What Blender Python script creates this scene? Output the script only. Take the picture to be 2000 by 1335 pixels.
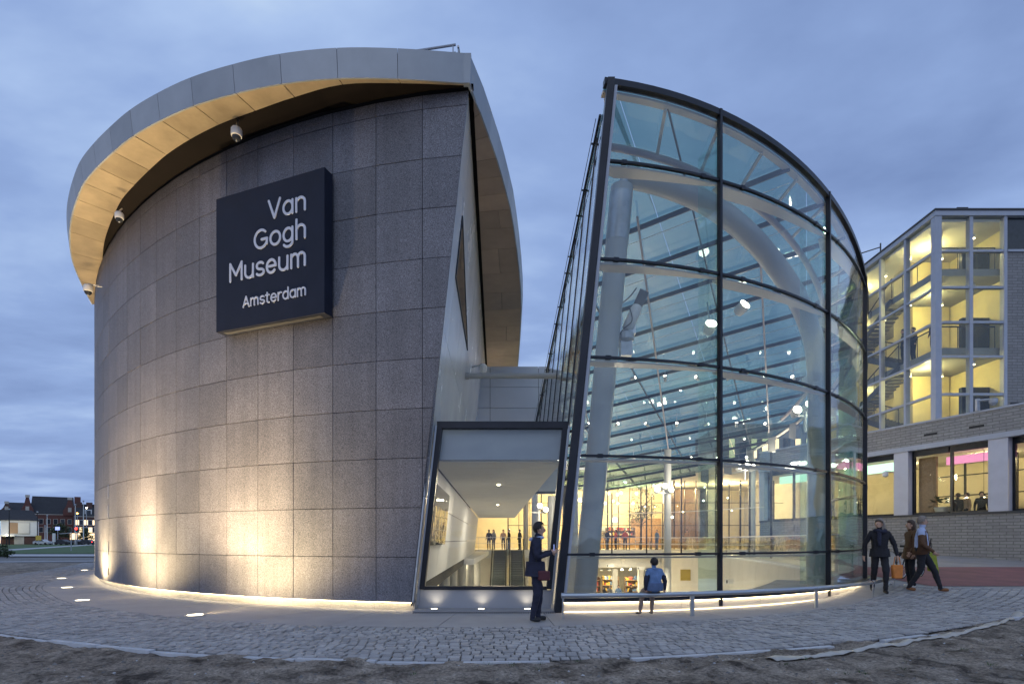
import bpy, bmesh, math, random
from mathutils import Vector, Matrix, noise
random.seed(7)
PI = math.pi
sc = bpy.context.scene
for o in list(bpy.data.objects): bpy.data.objects.remove(o)
C = sc.collection

# ------------------------------------------------------------------ camera
F = 1060.0; HZ = 1053.0; CAMZ = 1.37
cam = bpy.data.cameras.new('camera'); cam.sensor_width = 36.0; cam.lens = 36.0 * F / 2000.0
cam.shift_y = (HZ - 667.5) / 2000.0; cam.clip_start = 0.05; cam.clip_end = 3000
cob = bpy.data.objects.new('camera', cam); C.objects.link(cob)
cob.location = (0, 0, CAMZ); cob.rotation_euler = (PI / 2, 0, 0)
sc.camera = cob

# ------------------------------------------------------------------ world: dusk sky with broken cloud
w = bpy.data.worlds.new('World'); sc.world = w; w.use_nodes = True
nt = w.node_tree; nt.nodes.clear(); L = nt.links.new
def wn(t, **k):
    n = nt.nodes.new(t)
    for a, b in k.items(): setattr(n, a, b)
    return n
out = wn('ShaderNodeOutputWorld'); bg = wn('ShaderNodeBackground'); L(bg.outputs[0], out.inputs[0])
sky = wn('ShaderNodeTexSky', sky_type='NISHITA', sun_disc=False)
sky.sun_elevation = math.radians(2.0); sky.sun_rotation = math.radians(200); sky.air_density = 1.4; sky.dust_density = 2.0
tc = wn('ShaderNodeTexCoord'); sep = wn('ShaderNodeSeparateXYZ'); L(tc.outputs['Generated'], sep.inputs[0])
def wmath(op, a, b=None, clamp=False):
    n = wn('ShaderNodeMath', operation=op, use_clamp=clamp)
    for i, v in enumerate((a, b)):
        if v is None: continue
        if isinstance(v, (int, float)): n.inputs[i].default_value = v
        else: L(v, n.inputs[i])
    return n.outputs[0]
elev = wmath('MAXIMUM', sep.outputs[2], 0.0)
den = wmath('ADD', elev, 0.12)
cx = wmath('DIVIDE', sep.outputs[0], den); cy = wmath('DIVIDE', sep.outputs[1], den)
comb = wn('ShaderNodeCombineXYZ'); L(cx, comb.inputs[0]); L(cy, comb.inputs[1])
mp = wn('ShaderNodeMapping'); L(comb.outputs[0], mp.inputs[0]); mp.inputs['Rotation'].default_value = (0, 0, .5); mp.inputs['Location'].default_value = (1.3, .4, 0)
mp.inputs['Scale'].default_value = (.8, 1.25, 1)
n1 = wn('ShaderNodeTexNoise'); n1.inputs['Scale'].default_value = .85; n1.inputs['Detail'].default_value = 6; n1.inputs['Roughness'].default_value = .5; n1.inputs['Distortion'].default_value = .35
L(mp.outputs[0], n1.inputs['Vector'])
n2 = wn('ShaderNodeTexNoise'); n2.inputs['Scale'].default_value = 2.6; n2.inputs['Detail'].default_value = 5; n2.inputs['Roughness'].default_value = .55
L(mp.outputs[0], n2.inputs['Vector'])
cl = wmath('ADD', wmath('MULTIPLY', n1.outputs[0], .75), wmath('MULTIPLY', n2.outputs[0], .25))
ramp = wn('ShaderNodeValToRGB'); L(cl, ramp.inputs[0])
cr = ramp.color_ramp; cr.elements[0].position = .34; cr.elements[0].color = (.205, .305, .58, 1)
cr.elements[1].position = .66; cr.elements[1].color = (.66, .82, 1.0, 1)
e = cr.elements.new(.47); e.color = (.31, .445, .775, 1)
e = cr.elements.new(.55); e.color = (.43, .585, .905, 1)
skyc = wn('ShaderNodeMix', data_type='RGBA'); skyc.inputs['Factor'].default_value = .92
skm = wn('ShaderNodeMix', data_type='RGBA', blend_type='MULTIPLY'); skm.inputs['Factor'].default_value = 1.0
L(sky.outputs[0], skm.inputs['A']); skm.inputs['B'].default_value = (.11, .12, .14, 1)
L(skm.outputs['Result'], skyc.inputs['A']); L(ramp.outputs[0], skyc.inputs['B'])
L(skyc.outputs['Result'], bg.inputs[0]); bg.inputs[1].default_value = 1.0

sun = bpy.data.lights.new('sun', 'SUN'); sun.energy = .25; sun.angle = math.radians(40); sun.color = (1, .93, .86)
so = bpy.data.objects.new('sun', sun); C.objects.link(so); so.rotation_euler = (math.radians(55), 0, math.radians(-20))

vs = sc.view_settings; vs.view_transform = 'Standard'; vs.look = 'None'; vs.exposure = 0.0; vs.gamma = 1; vs.use_curve_mapping = False
sc.render.engine = 'CYCLES'
cy_ = sc.cycles; cy_.use_denoising = True; cy_.max_bounces = 6; cy_.transparent_max_bounces = 28; cy_.caustics_reflective = False; cy_.caustics_refractive = False
cy_.sample_clamp_indirect = 6.0; cy_.diffuse_bounces = 3; cy_.glossy_bounces = 4

# ------------------------------------------------------------------ materials
M = {}
def hexl(r, g, b): return (r, g, b, 1)
def pm(name, col, rough=.6, metal=0., spec=.5, noise_s=None, amt=.15, bump=0., bscale=None, emit=None, es=0., speckle=None, rnd=0., coord='pos'):
    """principled material; procedural colour variation by world position, optional bump and per-object tint"""
    m = bpy.data.materials.new(name); m.use_nodes = True; t = m.node_tree; N = t.nodes; b = N['Principled BSDF']; l = t.links.new
    b.inputs['Base Color'].default_value = (*col, 1); b.inputs['Roughness'].default_value = rough; b.inputs['Metallic'].default_value = metal
    b.inputs['Specular IOR Level'].default_value = spec
    if emit: b.inputs['Emission Color'].default_value = (*emit, 1); b.inputs['Emission Strength'].default_value = es
    src = N.new('ShaderNodeNewGeometry').outputs['Position']
    cur = None
    if noise_s:
        n = N.new('ShaderNodeTexNoise'); n.inputs['Scale'].default_value = noise_s; n.inputs['Detail'].default_value = 6; n.inputs['Roughness'].default_value = .6
        l(src, n.inputs['Vector'])
        r = N.new('ShaderNodeValToRGB'); l(n.outputs[0], r.inputs[0])
        r.color_ramp.elements[0].position = .3; r.color_ramp.elements[1].position = .7
        r.color_ramp.elements[0].color = (*[c * (1 - amt) for c in col], 1); r.color_ramp.elements[1].color = (*[min(1, c * (1 + amt)) for c in col], 1)
        cur = r.outputs[0]
        rr = N.new('ShaderNodeMapRange'); l(n.outputs[0], rr.inputs[0]); rr.inputs['To Min'].default_value = max(0, rough - .08); rr.inputs['To Max'].default_value = min(1, rough + .08)
        l(rr.outputs[0], b.inputs['Roughness'])
    if speckle:
        sS, sA = speckle
        n = N.new('ShaderNodeTexNoise'); n.inputs['Scale'].default_value = sS; n.inputs['Detail'].default_value = 3; n.inputs['Roughness'].default_value = .8
        l(src, n.inputs['Vector'])
        mr = N.new('ShaderNodeMapRange'); l(n.outputs[0], mr.inputs[0]); mr.inputs['From Min'].default_value = .35; mr.inputs['From Max'].default_value = .65
        mr.inputs['To Min'].default_value = 1 - sA; mr.inputs['To Max'].default_value = 1 + sA
        mx = N.new('ShaderNodeMix'); mx.data_type = 'RGBA'; mx.blend_type = 'MULTIPLY'; mx.inputs['Factor'].default_value = 1
        if cur: l(cur, mx.inputs['A'])
        else: mx.inputs['A'].default_value = (*col, 1)
        l(mr.outputs[0], mx.inputs['B']); cur = mx.outputs['Result']
    if rnd:
        oi = N.new('ShaderNodeObjectInfo'); mr = N.new('ShaderNodeMapRange'); l(oi.outputs['Random'], mr.inputs[0])
        mr.inputs['To Min'].default_value = 1 - rnd; mr.inputs['To Max'].default_value = 1 + rnd
        mx = N.new('ShaderNodeMix'); mx.data_type = 'RGBA'; mx.blend_type = 'MULTIPLY'; mx.inputs['Factor'].default_value = 1
        if cur: l(cur, mx.inputs['A'])
        else: mx.inputs['A'].default_value = (*col, 1)
        l(mr.outputs[0], mx.inputs['B']); cur = mx.outputs['Result']
    if cur: l(cur, b.inputs['Base Color'])
    if bump:
        n = N.new('ShaderNodeTexNoise'); n.inputs['Scale'].default_value = bscale or 40; n.inputs['Detail'].default_value = 5; l(src, n.inputs['Vector'])
        bp = N.new('ShaderNodeBump'); bp.inputs['Strength'].default_value = bump; bp.inputs['Distance'].default_value = .02
        l(n.outputs[0], bp.inputs['Height']); l(bp.outputs[0], b.inputs['Normal'])
    M[name] = m; return m
def em(name, col, s):
    m = bpy.data.materials.new(name); m.use_nodes = True; t = m.node_tree; t.nodes.clear()
    o = t.nodes.new('ShaderNodeOutputMaterial'); e = t.nodes.new('ShaderNodeEmission'); e.inputs[0].default_value = (*col, 1); e.inputs[1].default_value = s
    t.links.new(e.outputs[0], o.inputs[0]); M[name] = m; return m
def glass(name, tint, f0=.04, fmax=.9, power=5.0, rough=0.0, rcol=(1, 1, 1)):
    m = bpy.data.materials.new(name); m.use_nodes = True; t = m.node_tree; t.nodes.clear(); l = t.links.new
    o = t.nodes.new('ShaderNodeOutputMaterial'); tr = t.nodes.new('ShaderNodeBsdfTransparent'); tr.inputs[0].default_value = (*tint, 1)
    g = t.nodes.new('ShaderNodeBsdfGlossy'); g.inputs['Roughness'].default_value = rough; g.inputs['Color'].default_value = (*rcol, 1)
    lw = t.nodes.new('ShaderNodeLayerWeight'); lw.inputs[0].default_value = .5
    p = t.nodes.new('ShaderNodeMath'); p.operation = 'POWER'; l(lw.outputs['Facing'], p.inputs[0]); p.inputs[1].default_value = power
    a = t.nodes.new('ShaderNodeMath'); a.operation = 'MULTIPLY_ADD'; l(p.outputs[0], a.inputs[0]); a.inputs[1].default_value = fmax - f0; a.inputs[2].default_value = f0
    mx = t.nodes.new('ShaderNodeMixShader'); l(a.outputs[0], mx.inputs[0]); l(tr.outputs[0], mx.inputs[1]); l(g.outputs[0], mx.inputs[2])
    ng = t.nodes.new('ShaderNodeNewGeometry'); nz = t.nodes.new('ShaderNodeTexNoise'); nz.inputs['Scale'].default_value = .9; nz.inputs['Detail'].default_value = 2; l(ng.outputs['Position'], nz.inputs['Vector'])
    bp = t.nodes.new('ShaderNodeBump'); bp.inputs['Strength'].default_value = .35; bp.inputs['Distance'].default_value = .04; l(nz.outputs[0], bp.inputs['Height']); l(bp.outputs[0], g.inputs['Normal'])
    l(mx.outputs[0], o.inputs[0]); M[name] = m; return m
def brickmat(name, c1, c2, mortar, bw, bh, axis=(1, 0), bump=.5, msize=.012, off=.5, rough=.85):
    """brick courses for surfaces too far away to lay one by one; the along-wall coordinate is a dot product with axis"""
    m = bpy.data.materials.new(name); m.use_nodes = True; t = m.node_tree; N = t.nodes; b = N['Principled BSDF']; l = t.links.new
    b.inputs['Roughness'].default_value = rough
    g = N.new('ShaderNodeNewGeometry'); s = N.new('ShaderNodeSeparateXYZ'); l(g.outputs['Position'], s.inputs[0])
    a = N.new('ShaderNodeMath'); a.operation = 'MULTIPLY'; a.inputs[1].default_value = axis[0]; l(s.outputs[0], a.inputs[0])
    c = N.new('ShaderNodeMath'); c.operation = 'MULTIPLY_ADD'; c.inputs[1].default_value = axis[1]; l(s.outputs[1], c.inputs[0]); l(a.outputs[0], c.inputs[2])
    cb = N.new('ShaderNodeCombineXYZ'); l(c.outputs[0], cb.inputs[0]); l(s.outputs[2], cb.inputs[1])
    br = N.new('ShaderNodeTexBrick'); l(cb.outputs[0], br.inputs['Vector']); br.inputs['Scale'].default_value = 1
    br.inputs['Brick Width'].default_value = bw; br.inputs['Row Height'].default_value = bh; br.inputs['Mortar Size'].default_value = msize
    br.inputs['Mortar Smooth'].default_value = .2
    br.inputs['Color1'].default_value = (*c1, 1); br.inputs['Color2'].default_value = (*c2, 1); br.inputs['Mortar'].default_value = (*mortar, 1); br.offset = off
    no = N.new('ShaderNodeTexNoise'); no.inputs['Scale'].default_value = 9; no.inputs['Detail'].default_value = 5; l(g.outputs['Position'], no.inputs['Vector'])
    mr = N.new('ShaderNodeMapRange'); l(no.outputs[0], mr.inputs[0]); mr.inputs['To Min'].default_value = .75; mr.inputs['To Max'].default_value = 1.25
    mx = N.new('ShaderNodeMix'); mx.data_type = 'RGBA'; mx.blend_type = 'MULTIPLY'; mx.inputs['Factor'].default_value = 1
    l(br.outputs['Color'], mx.inputs['A']); l(mr.outputs[0], mx.inputs['B']); l(mx.outputs['Result'], b.inputs['Base Color'])
    bp = N.new('ShaderNodeBump'); bp.invert = True; bp.inputs['Strength'].default_value = bump; bp.inputs['Distance'].default_value = .02
    l(br.outputs['Fac'], bp.inputs['Height']); l(bp.outputs[0], b.inputs['Normal'])
    M[name] = m; return m

pm('granite', (.158, .158, .180), .62, noise_s=1.1, amt=.13, speckle=(56, .66), rnd=.13, bump=.25, bscale=90)
def streaks(m, amt):
    t = m.node_tree; b = t.nodes['Principled BSDF']; src = b.inputs['Base Color'].links[0].from_socket
    g = t.nodes.new('ShaderNodeNewGeometry'); mp_ = t.nodes.new('ShaderNodeMapping'); mp_.inputs['Scale'].default_value = (5, 5, .22); t.links.new(g.outputs['Position'], mp_.inputs[0])
    n = t.nodes.new('ShaderNodeTexNoise'); n.inputs['Scale'].default_value = 1.0; n.inputs['Detail'].default_value = 5; t.links.new(mp_.outputs[0], n.inputs['Vector'])
    r = t.nodes.new('ShaderNodeMapRange'); r.inputs['From Min'].default_value = .35; r.inputs['From Max'].default_value = .65; r.inputs['To Min'].default_value = 1 - amt; r.inputs['To Max'].default_value = 1 + amt; t.links.new(n.outputs[0], r.inputs[0])
    mx = t.nodes.new('ShaderNodeMix'); mx.data_type = 'RGBA'; mx.blend_type = 'MULTIPLY'; mx.inputs['Factor'].default_value = 1
    t.links.new(src, mx.inputs['A']); t.links.new(r.outputs[0], mx.inputs['B']); t.links.new(mx.outputs['Result'], b.inputs['Base Color'])
streaks(M['granite'], .08)
pm('joint', (.02, .02, .023), .9)
pm('plinth_stone', (.48, .45, .40), .7, noise_s=3, amt=.15, speckle=(60, .25), rnd=.06)
pm('fascia_metal', (.345, .38, .42), .5, metal=.35, noise_s=1.4, amt=.10, rnd=.10)
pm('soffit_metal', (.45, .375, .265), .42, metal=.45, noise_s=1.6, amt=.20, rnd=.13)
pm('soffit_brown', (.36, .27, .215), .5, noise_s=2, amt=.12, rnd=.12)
pm('recess_shade_dark', (.010, .008, .008), .8, spec=.15, noise_s=2, amt=.25)  # near black also stands in for shade on the soffit beside the wall
pm('roof_felt', (.08, .085, .095), .8, noise_s=1, amt=.2)
pm('white_metal', (.70, .71, .73), .25, metal=.2, noise_s=.7, amt=.06, rnd=.04)
pm('white_panel', (.60, .61, .64), .5, noise_s=.6, amt=.06, rnd=.03)
pm('black_frame', (.018, .02, .028), .35, metal=.3, noise_s=2, amt=.3)
pm('sign_board', (.013, .017, .034), .6, spec=.25, noise_s=2, amt=.2)
pm('sign_letter', (.55, .60, .72), .5, noise_s=4, amt=.05)
pm('steel', (.50, .52, .55), .30, metal=.9, noise_s=1.5, amt=.04)
pm('galv', (.42, .44, .47), .45, metal=.7, noise_s=5, amt=.15)
pm('tube_white', (.43, .43, .42), .38, noise_s=1.2, amt=.06)
pm('bracket_white', (.62, .58, .53), .5, noise_s=2, amt=.05)
pm('ring_beam', (.36, .31, .33), .45, noise_s=2, amt=.1)
pm('plaster', (.74, .71, .64), .75, noise_s=1.2, amt=.05)
pm('plaster_warm', (.78, .70, .50), .75, noise_s=1.0, amt=.08)
pm('plaster_yellow', (.76, .66, .36), .75, noise_s=1.0, amt=.10)
pm('floor_pale', (.55, .53, .49), .35, noise_s=1.2, amt=.1)
pm('floor_dark', (.16, .15, .14), .35, noise_s=1.2, amt=.15)
pm('wood', (.38, .23, .11), .5, noise_s=6, amt=.3)
pm('dark_wood', (.12, .075, .045), .5, noise_s=6, amt=.3)
pm('black', (.015, .015, .017), .6, noise_s=8, amt=.3)
pm('dark_grey', (.06, .062, .068), .6, noise_s=5, amt=.2)
pm('rubber', (.02, .02, .02), .9, noise_s=8, amt=.2)
pm('yellow_sign', (.68, .47, .08), .6, noise_s=6, amt=.06)
pm('white_paint', (.78, .78, .76), .55, noise_s=3, amt=.05)
pm('mullion_white', (.42, .45, .52), .5, noise_s=3, amt=.06)
pm('grey_pillar', (.58, .59, .66), .7, noise_s=2, amt=.06)
em('led', (1.0, .80, .46), 5.0)
em('led_hot', (1.0, .86, .60), 9.0)
em('led_strip', (1.0, .80, .48), 22.0)
em('lamp', (1.0, .92, .76), 16.0)
em('lamp_soft', (1.0, .86, .58), 14.0)
em('pink_light', (1.0, .36, .62), 1.1)
em('green_light', (.62, 1.0, .74), 1.7)
em('warm_panel', (1.0, .82, .50), 1.3)
em('tail_light', (1.0, .03, .02), 6.0)
em('red_signal', (1.0, .03, .02), 9.0)
em('street_amber', (1.0, .45, .10), 14.0)
em('shop_light', (1.0, .74, .42), 2.2)
em('step_light', (1.0, .97, .88), 3.0)
em('screen_blue', (.35, .45, 1.0), 1.6)
glass('glass', (.945, .97, .962), .055, .85, 4.2)
glass('glass_roof', (.56, .71, .675), .09, .8, 3.5)
glass('glass_fin', (.86, .96, .93), .10, .9, 4.0)
glass('glass_entry', (.95, .97, .96), .04, .8, 5.0)
glass('glass_far', (.97, .98, .95), .04, .8, 5.0)
glass('glass_mirror', (.12, .13, .14), .85, .97, 3.0)
glass('screen_glass', (.20, .20, .20), .25, .9, 3.0)
glass('glass_dark', (.25, .28, .32), .10, .9, 4.0)
pm('pane_dark', (.03, .035, .045), .12, noise_s=4, amt=.3)
pm('cobble', (.355, .345, .345), .72, noise_s=2.2, amt=.16, speckle=(120, .18), bump=.3, bscale=60)
def tint_attr(m):
    t = m.node_tree; b = t.nodes['Principled BSDF']; src = b.inputs['Base Color'].links[0].from_socket
    a = t.nodes.new('ShaderNodeAttribute'); a.attribute_name = 'tint'
    mx = t.nodes.new('ShaderNodeMix'); mx.data_type = 'RGBA'; mx.blend_type = 'MULTIPLY'; mx.inputs['Factor'].default_value = 1
    t.links.new(src, mx.inputs['A']); t.links.new(a.outputs['Fac'], mx.inputs['B']); t.links.new(mx.outputs['Result'], b.inputs['Base Color'])
tint_attr(M['cobble'])
pm('cobble_bed', (.10, .095, .09), .95, noise_s=20, amt=.35)
pm('concrete_walk', (.335, .325, .33), .8, noise_s=1.6, amt=.10, speckle=(150, .14), bump=.15, bscale=120)
pm('kerb_white', (.52, .53, .56), .8, noise_s=4, amt=.16, rnd=.07)
pm('red_asphalt', (.20, .085, .09), .85, noise_s=1.3, amt=.25, speckle=(90, .2))
pm('grey_paving', (.27, .265, .265), .85, noise_s=1.1, amt=.16, speckle=(60, .15))
pm('asphalt', (.06, .06, .065), .85, noise_s=1.0, amt=.2)
pm('path_pale', (.42, .42, .43), .85, noise_s=1.2, amt=.1)
pm('grey_metal_panel', (.36, .37, .40), .45, metal=.3, noise_s=1, amt=.06)
pm('slab_grey', (.24, .24, .235), .7, noise_s=1.5, amt=.1)
pm('plastic_sheet', (.44, .42, .385), .45, noise_s=5, amt=.18, bump=.6, bscale=14)
pm('skin', (.52, .32, .23), .55, noise_s=20, amt=.08)
pm('cloth_black', (.016, .016, .022), .85, noise_s=14, amt=.3, bump=.4, bscale=35)
pm('cloth_navy', (.02, .022, .045), .85, noise_s=14, amt=.3, bump=.4, bscale=35)
pm('cloth_blue', (.14, .23, .42), .8, noise_s=12, amt=.2, bump=.4, bscale=35)
pm('cloth_paleblue', (.42, .50, .72), .8, noise_s=12, amt=.12, bump=.4, bscale=30)
pm('cloth_jean', (.10, .15, .27), .85, noise_s=14, amt=.2, bump=.4, bscale=35)
pm('cloth_khaki', (.30, .23, .19), .85, noise_s=14, amt=.15, bump=.4, bscale=35)
pm('cloth_brown', (.11, .055, .028), .8, noise_s=14, amt=.25, bump=.4, bscale=35)
pm('cloth_red', (.45, .09, .07), .8, noise_s=14, amt=.2)
pm('cloth_tan', (.42, .27, .16), .8, noise_s=14, amt=.2)
pm('cloth_grey', (.20, .21, .23), .8, noise_s=14, amt=.2)
pm('leather_tan', (.22, .09, .03), .5, noise_s=14, amt=.2)
pm('hair_dark', (.018, .012, .010), .6, noise_s=40, amt=.4, bump=.6, bscale=60)
pm('hair_grey', (.25, .21, .18), .6, noise_s=40, amt=.3, bump=.6, bscale=60)
pm('hair_brown', (.06, .035, .022), .6, noise_s=40, amt=.4, bump=.6, bscale=60)
pm('orange_bag', (.62, .20, .03), .55, noise_s=8, amt=.15)
pm('green_bag', (.30, .34, .03), .6, noise_s=8, amt=.15)
pm('red_bag', (.09, .018, .025), .55, noise_s=8, amt=.15)
pm('car_white', (.55, .56, .58), .25, noise_s=.8, amt=.05)
pm('car_dark', (.03, .032, .04), .25, noise_s=.8, amt=.1)
pm('car_grey', (.16, .17, .19), .25, noise_s=.8, amt=.1)
pm('tile_roof', (.035, .036, .042), .8, noise_s=2, amt=.3)
pm('stone_trim', (.52, .48, .42), .8, noise_s=2, amt=.1)
pm('leaf_dark', (.045, .07, .028), .7, noise_s=3, amt=.45)
pm('bark', (.07, .05, .035), .9, noise_s=12, amt=.3)
pm('grass', (.055, .105, .028), .9, noise_s=.6, amt=.35, speckle=(8, .35))
pm('gravel', (.17, .165, .16), .95, noise_s=1.2, amt=.3, speckle=(7, .3))
brickmat('brick_grey', (.34, .335, .325), (.28, .275, .27), (.19, .185, .18), .46, .13, (.368, -.93), msize=.016)
brickmat('brick_grey_x', (.30, .29, .29), (.25, .245, .245), (.19, .185, .18), .46, .13, (1, .0), msize=.016)
brickmat('brick_red', (.17, .055, .042), (.12, .042, .035), (.15, .11, .10), .44, .13, (1, 0), bump=.2)
brickmat('brick_brown', (.12, .055, .042), (.09, .042, .035), (.12, .09, .085), .44, .13, (1, 0), bump=.2)
brickmat('tread_mat', (.25, .25, .26), (.21, .21, .22), (.06, .06, .06), 4.0, .055, (1, 0), bump=.2, off=0)

# dirt: two-tone sand with dark crusts and specks
def dirt_mat():
    m = bpy.data.materials.new('dirt'); m.use_nodes = True; t = m.node_tree; N = t.nodes; b = N['Principled BSDF']; l = t.links.new
    b.inputs['Roughness'].default_value = .95; b.inputs['Specular IOR Level'].default_value = .2
    g = N.new('ShaderNodeNewGeometry')
    a = N.new('ShaderNodeTexNoise'); a.inputs['Scale'].default_value = 2.2; a.inputs['Detail'].default_value = 10; a.inputs['Roughness'].default_value = .66; a.inputs['Distortion'].default_value = .5; l(g.outputs['Position'], a.inputs['Vector'])
    r = N.new('ShaderNodeValToRGB'); l(a.outputs[0], r.inputs[0]); e = r.color_ramp.elements
    e[0].position = .36; e[0].color = (.075, .062, .053, 1); e[1].position = .66; e[1].color = (.42, .36, .30, 1)
    q = e.new(.45); q.color = (.215, .18, .148, 1); q = e.new(.54); q.color = (.315, .268, .222, 1)
    c = N.new('ShaderNodeTexNoise'); c.inputs['Scale'].default_value = 26; c.inputs['Detail'].default_value = 6; c.inputs['Roughness'].default_value = .75; l(g.outputs['Position'], c.inputs['Vector'])
    mr = N.new('ShaderNodeMapRange'); l(c.outputs[0], mr.inputs[0]); mr.inputs['From Min'].default_value = .34; mr.inputs['From Max'].default_value = .66; mr.inputs['To Min'].default_value = .4; mr.inputs['To Max'].default_value = 1.6
    mx = N.new('ShaderNodeMix'); mx.data_type = 'RGBA'; mx.blend_type = 'MULTIPLY'; mx.inputs['Factor'].default_value = 1; l(r.outputs[0], mx.inputs['A']); l(mr.outputs[0], mx.inputs['B'])
    l(mx.outputs['Result'], b.inputs['Base Color'])
    bp = N.new('ShaderNodeBump'); bp.inputs['Strength'].default_value = 1.0; bp.inputs['Distance'].default_value = .04; l(c.outputs[0], bp.inputs['Height']); l(bp.outputs[0], b.inputs['Normal'])
    M['dirt'] = m
dirt_mat()

# ------------------------------------------------------------------ mesh helpers
class MB:
    def __init__(s): s.v = []; s.f = []; s.mi = []
    def face(s, pts, mi=0):
        i = len(s.v); s.v += [tuple(p) for p in pts]; s.f.append(tuple(range(i, i + len(pts)))); s.mi.append(mi)
    def box(s, lo, hi, mi=0, mat=None):
        (x0, y0, z0), (x1, y1, z1) = lo, hi
        p = [Vector((x, y, z)) for z in (z0, z1) for x, y in ((x0, y0), (x1, y0), (x1, y1), (x0, y1))]
        if mat: p = [mat @ q for q in p]
        s.hexa(p, mi)
    def hexa(s, p, mi=0):
        i = len(s.v); s.v += [tuple(q) for q in p]
        for f in ((3, 2, 1, 0), (4, 5, 6, 7), (0, 1, 5, 4), (1, 2, 6, 5), (2, 3, 7, 6), (3, 0, 4, 7)):
            s.f.append(tuple(i + k for k in f)); s.mi.append(mi)
    def beam(s, a, b, w, h, up=(0, 0, 1), mi=0):
        a = Vector(a); b = Vector(b); d = (b - a).normalized(); u = Vector(up); sd = d.cross(u)
        if sd.length < 1e-4: sd = d.cross(Vector((1, 0, 0)))
        sd.normalize(); u = sd.cross(d).normalized(); sd *= w / 2; u *= h / 2
        s.hexa([a - sd - u, a + sd - u, b + sd - u, b - sd - u, a - sd + u, a + sd + u, b + sd + u, b - sd + u], mi)
    def tube(s, pts, r, n=10, mi=0, cap=True):
        pts = [Vector(p) for p in pts]; rr = r if isinstance(r, (list, tuple)) else [r] * len(pts); base = len(s.v)
        d0 = (pts[1] - pts[0]).normalized(); ref = Vector((0, 0, 1)) if abs(d0.z) < .9 else Vector((1, 0, 0)); x = d0.cross(ref).normalized()
        for i, p in enumerate(pts):
            d = (pts[min(i + 1, len(pts) - 1)] - pts[max(i - 1, 0)]).normalized(); x = (x - d * x.dot(d)).normalized(); y = d.cross(x)
            for k in range(n):
                a = 2 * PI * k / n; s.v.append(tuple(p + (x * math.cos(a) + y * math.sin(a)) * rr[i]))
        for i in range(len(pts) - 1):
            for k in range(n):
                a = base + i * n + k; b = base + i * n + (k + 1) % n; s.f.append((a, b, b + n, a + n)); s.mi.append(mi)
        if cap:
            s.f.append(tuple(base + k for k in reversed(range(n)))); s.mi.append(mi)
            e = base + (len(pts) - 1) * n; s.f.append(tuple(e + k for k in range(n))); s.mi.append(mi)
    def lathe(s, prof, n=16, c=(0, 0, 0), mi=0, mat=None):
        base = len(s.v); c = Vector(c)
        for r, z in prof:
            for k in range(n):
                a = 2 * PI * k / n; p = Vector((r * math.cos(a), r * math.sin(a), z)); p = (mat @ p if mat else p) + c; s.v.append(tuple(p))
        for i in range(len(prof) - 1):
            for k in range(n):
                a = base + i * n + k; b = base + i * n + (k + 1) % n; s.f.append((a, b, b + n, a + n)); s.mi.append(mi)
        s.f.append(tuple(base + k for k in reversed(range(n)))); s.mi.append(mi)
        e = base + (len(prof) - 1) * n; s.f.append(tuple(e + k for k in range(n))); s.mi.append(mi)
    def prism(s, poly, vec, mi=0):
        """closed solid: polygon poly extruded by vec"""
        n = len(poly); i = len(s.v); vec = Vector(vec)
        s.v += [tuple(p) for p in poly]; s.v += [tuple(Vector(p) + vec) for p in poly]
        s.f.append(tuple(i + k for k in range(n))); s.mi.append(mi); s.f.append(tuple(i + n + k for k in reversed(range(n)))); s.mi.append(mi)
        for k in range(n):
            a, b = i + k, i + (k + 1) % n; s.f.append((b, a, a + n, b + n)); s.mi.append(mi)
    def loft(s, A, B, mi=0):
        for i in range(len(A) - 1): s.face((A[i], A[i + 1], B[i + 1], B[i]), mi)
    def slab(s, A, B, vec, mi=0):
        """strip between polylines A and B with thickness vec"""
        vec = Vector(vec); A2 = [Vector(p) + vec for p in A]; B2 = [Vector(p) + vec for p in B]
        s.loft(A, B, mi); s.loft(B2, A2, mi); s.loft(A2, A, mi); s.loft(B, B2, mi)
        s.face((A[0], B[0], B2[0], A2[0]), mi); s.face((B[-1], A[-1], A2[-1], B2[-1]), mi)
    def build(s, name, mats, parent=None, smooth=False, loc=None):
        me = bpy.data.meshes.new(name); me.from_pydata(s.v, [], s.f)
        if isinstance(mats, str): mats = [mats]
        for m in mats: me.materials.append(M[m])
        if len(mats) > 1: me.polygons.foreach_set('material_index', s.mi)
        bm = bmesh.new(); bm.from_mesh(me); bmesh.ops.remove_doubles(bm, verts=bm.verts, dist=1e-5); bmesh.ops.recalc_face_normals(bm, faces=bm.faces); bm.to_mesh(me); bm.free()
        if smooth: shade(me)
        o = bpy.data.objects.new(name, me); C.objects.link(o)
        if parent: o.parent = parent
        if loc: o.location = loc
        return o
def shade(me, ang=40):
    me.polygons.foreach_set('use_smooth', [True] * len(me.polygons))
    try: me.set_sharp_from_angle(angle=math.radians(ang))
    except Exception: pass
def tag(o, label, cat, group=None, kind=None):
    if label: o['label'] = label
    if cat: o['category'] = cat
    if group: o['group'] = group
    if kind: o['kind'] = kind
    return o
def thing(name, label, cat, loc=(0, 0, 0), rz=0, group=None):
    o = bpy.data.objects.new(name, None); C.objects.link(o); o.location = loc; o.rotation_euler = (0, 0, rz); o.empty_display_size = .2
    return tag(o, label, cat, group)
def empty(name, parent):
    o = bpy.data.objects.new(name, None); C.objects.link(o); o.parent = parent; o.empty_display_size = .1; return o
def struct(o): o['kind'] = 'structure'; return o
def one(fn, name, mat, parent=None, smooth=False):
    m = MB(); fn(m); return m.build(name, mat, parent, smooth)
def copy_tree(o, parent=None):
    c = o.copy(); C.objects.link(c); c.parent = parent
    for ch in list(o.children): copy_tree(ch, c)
    return c
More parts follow.
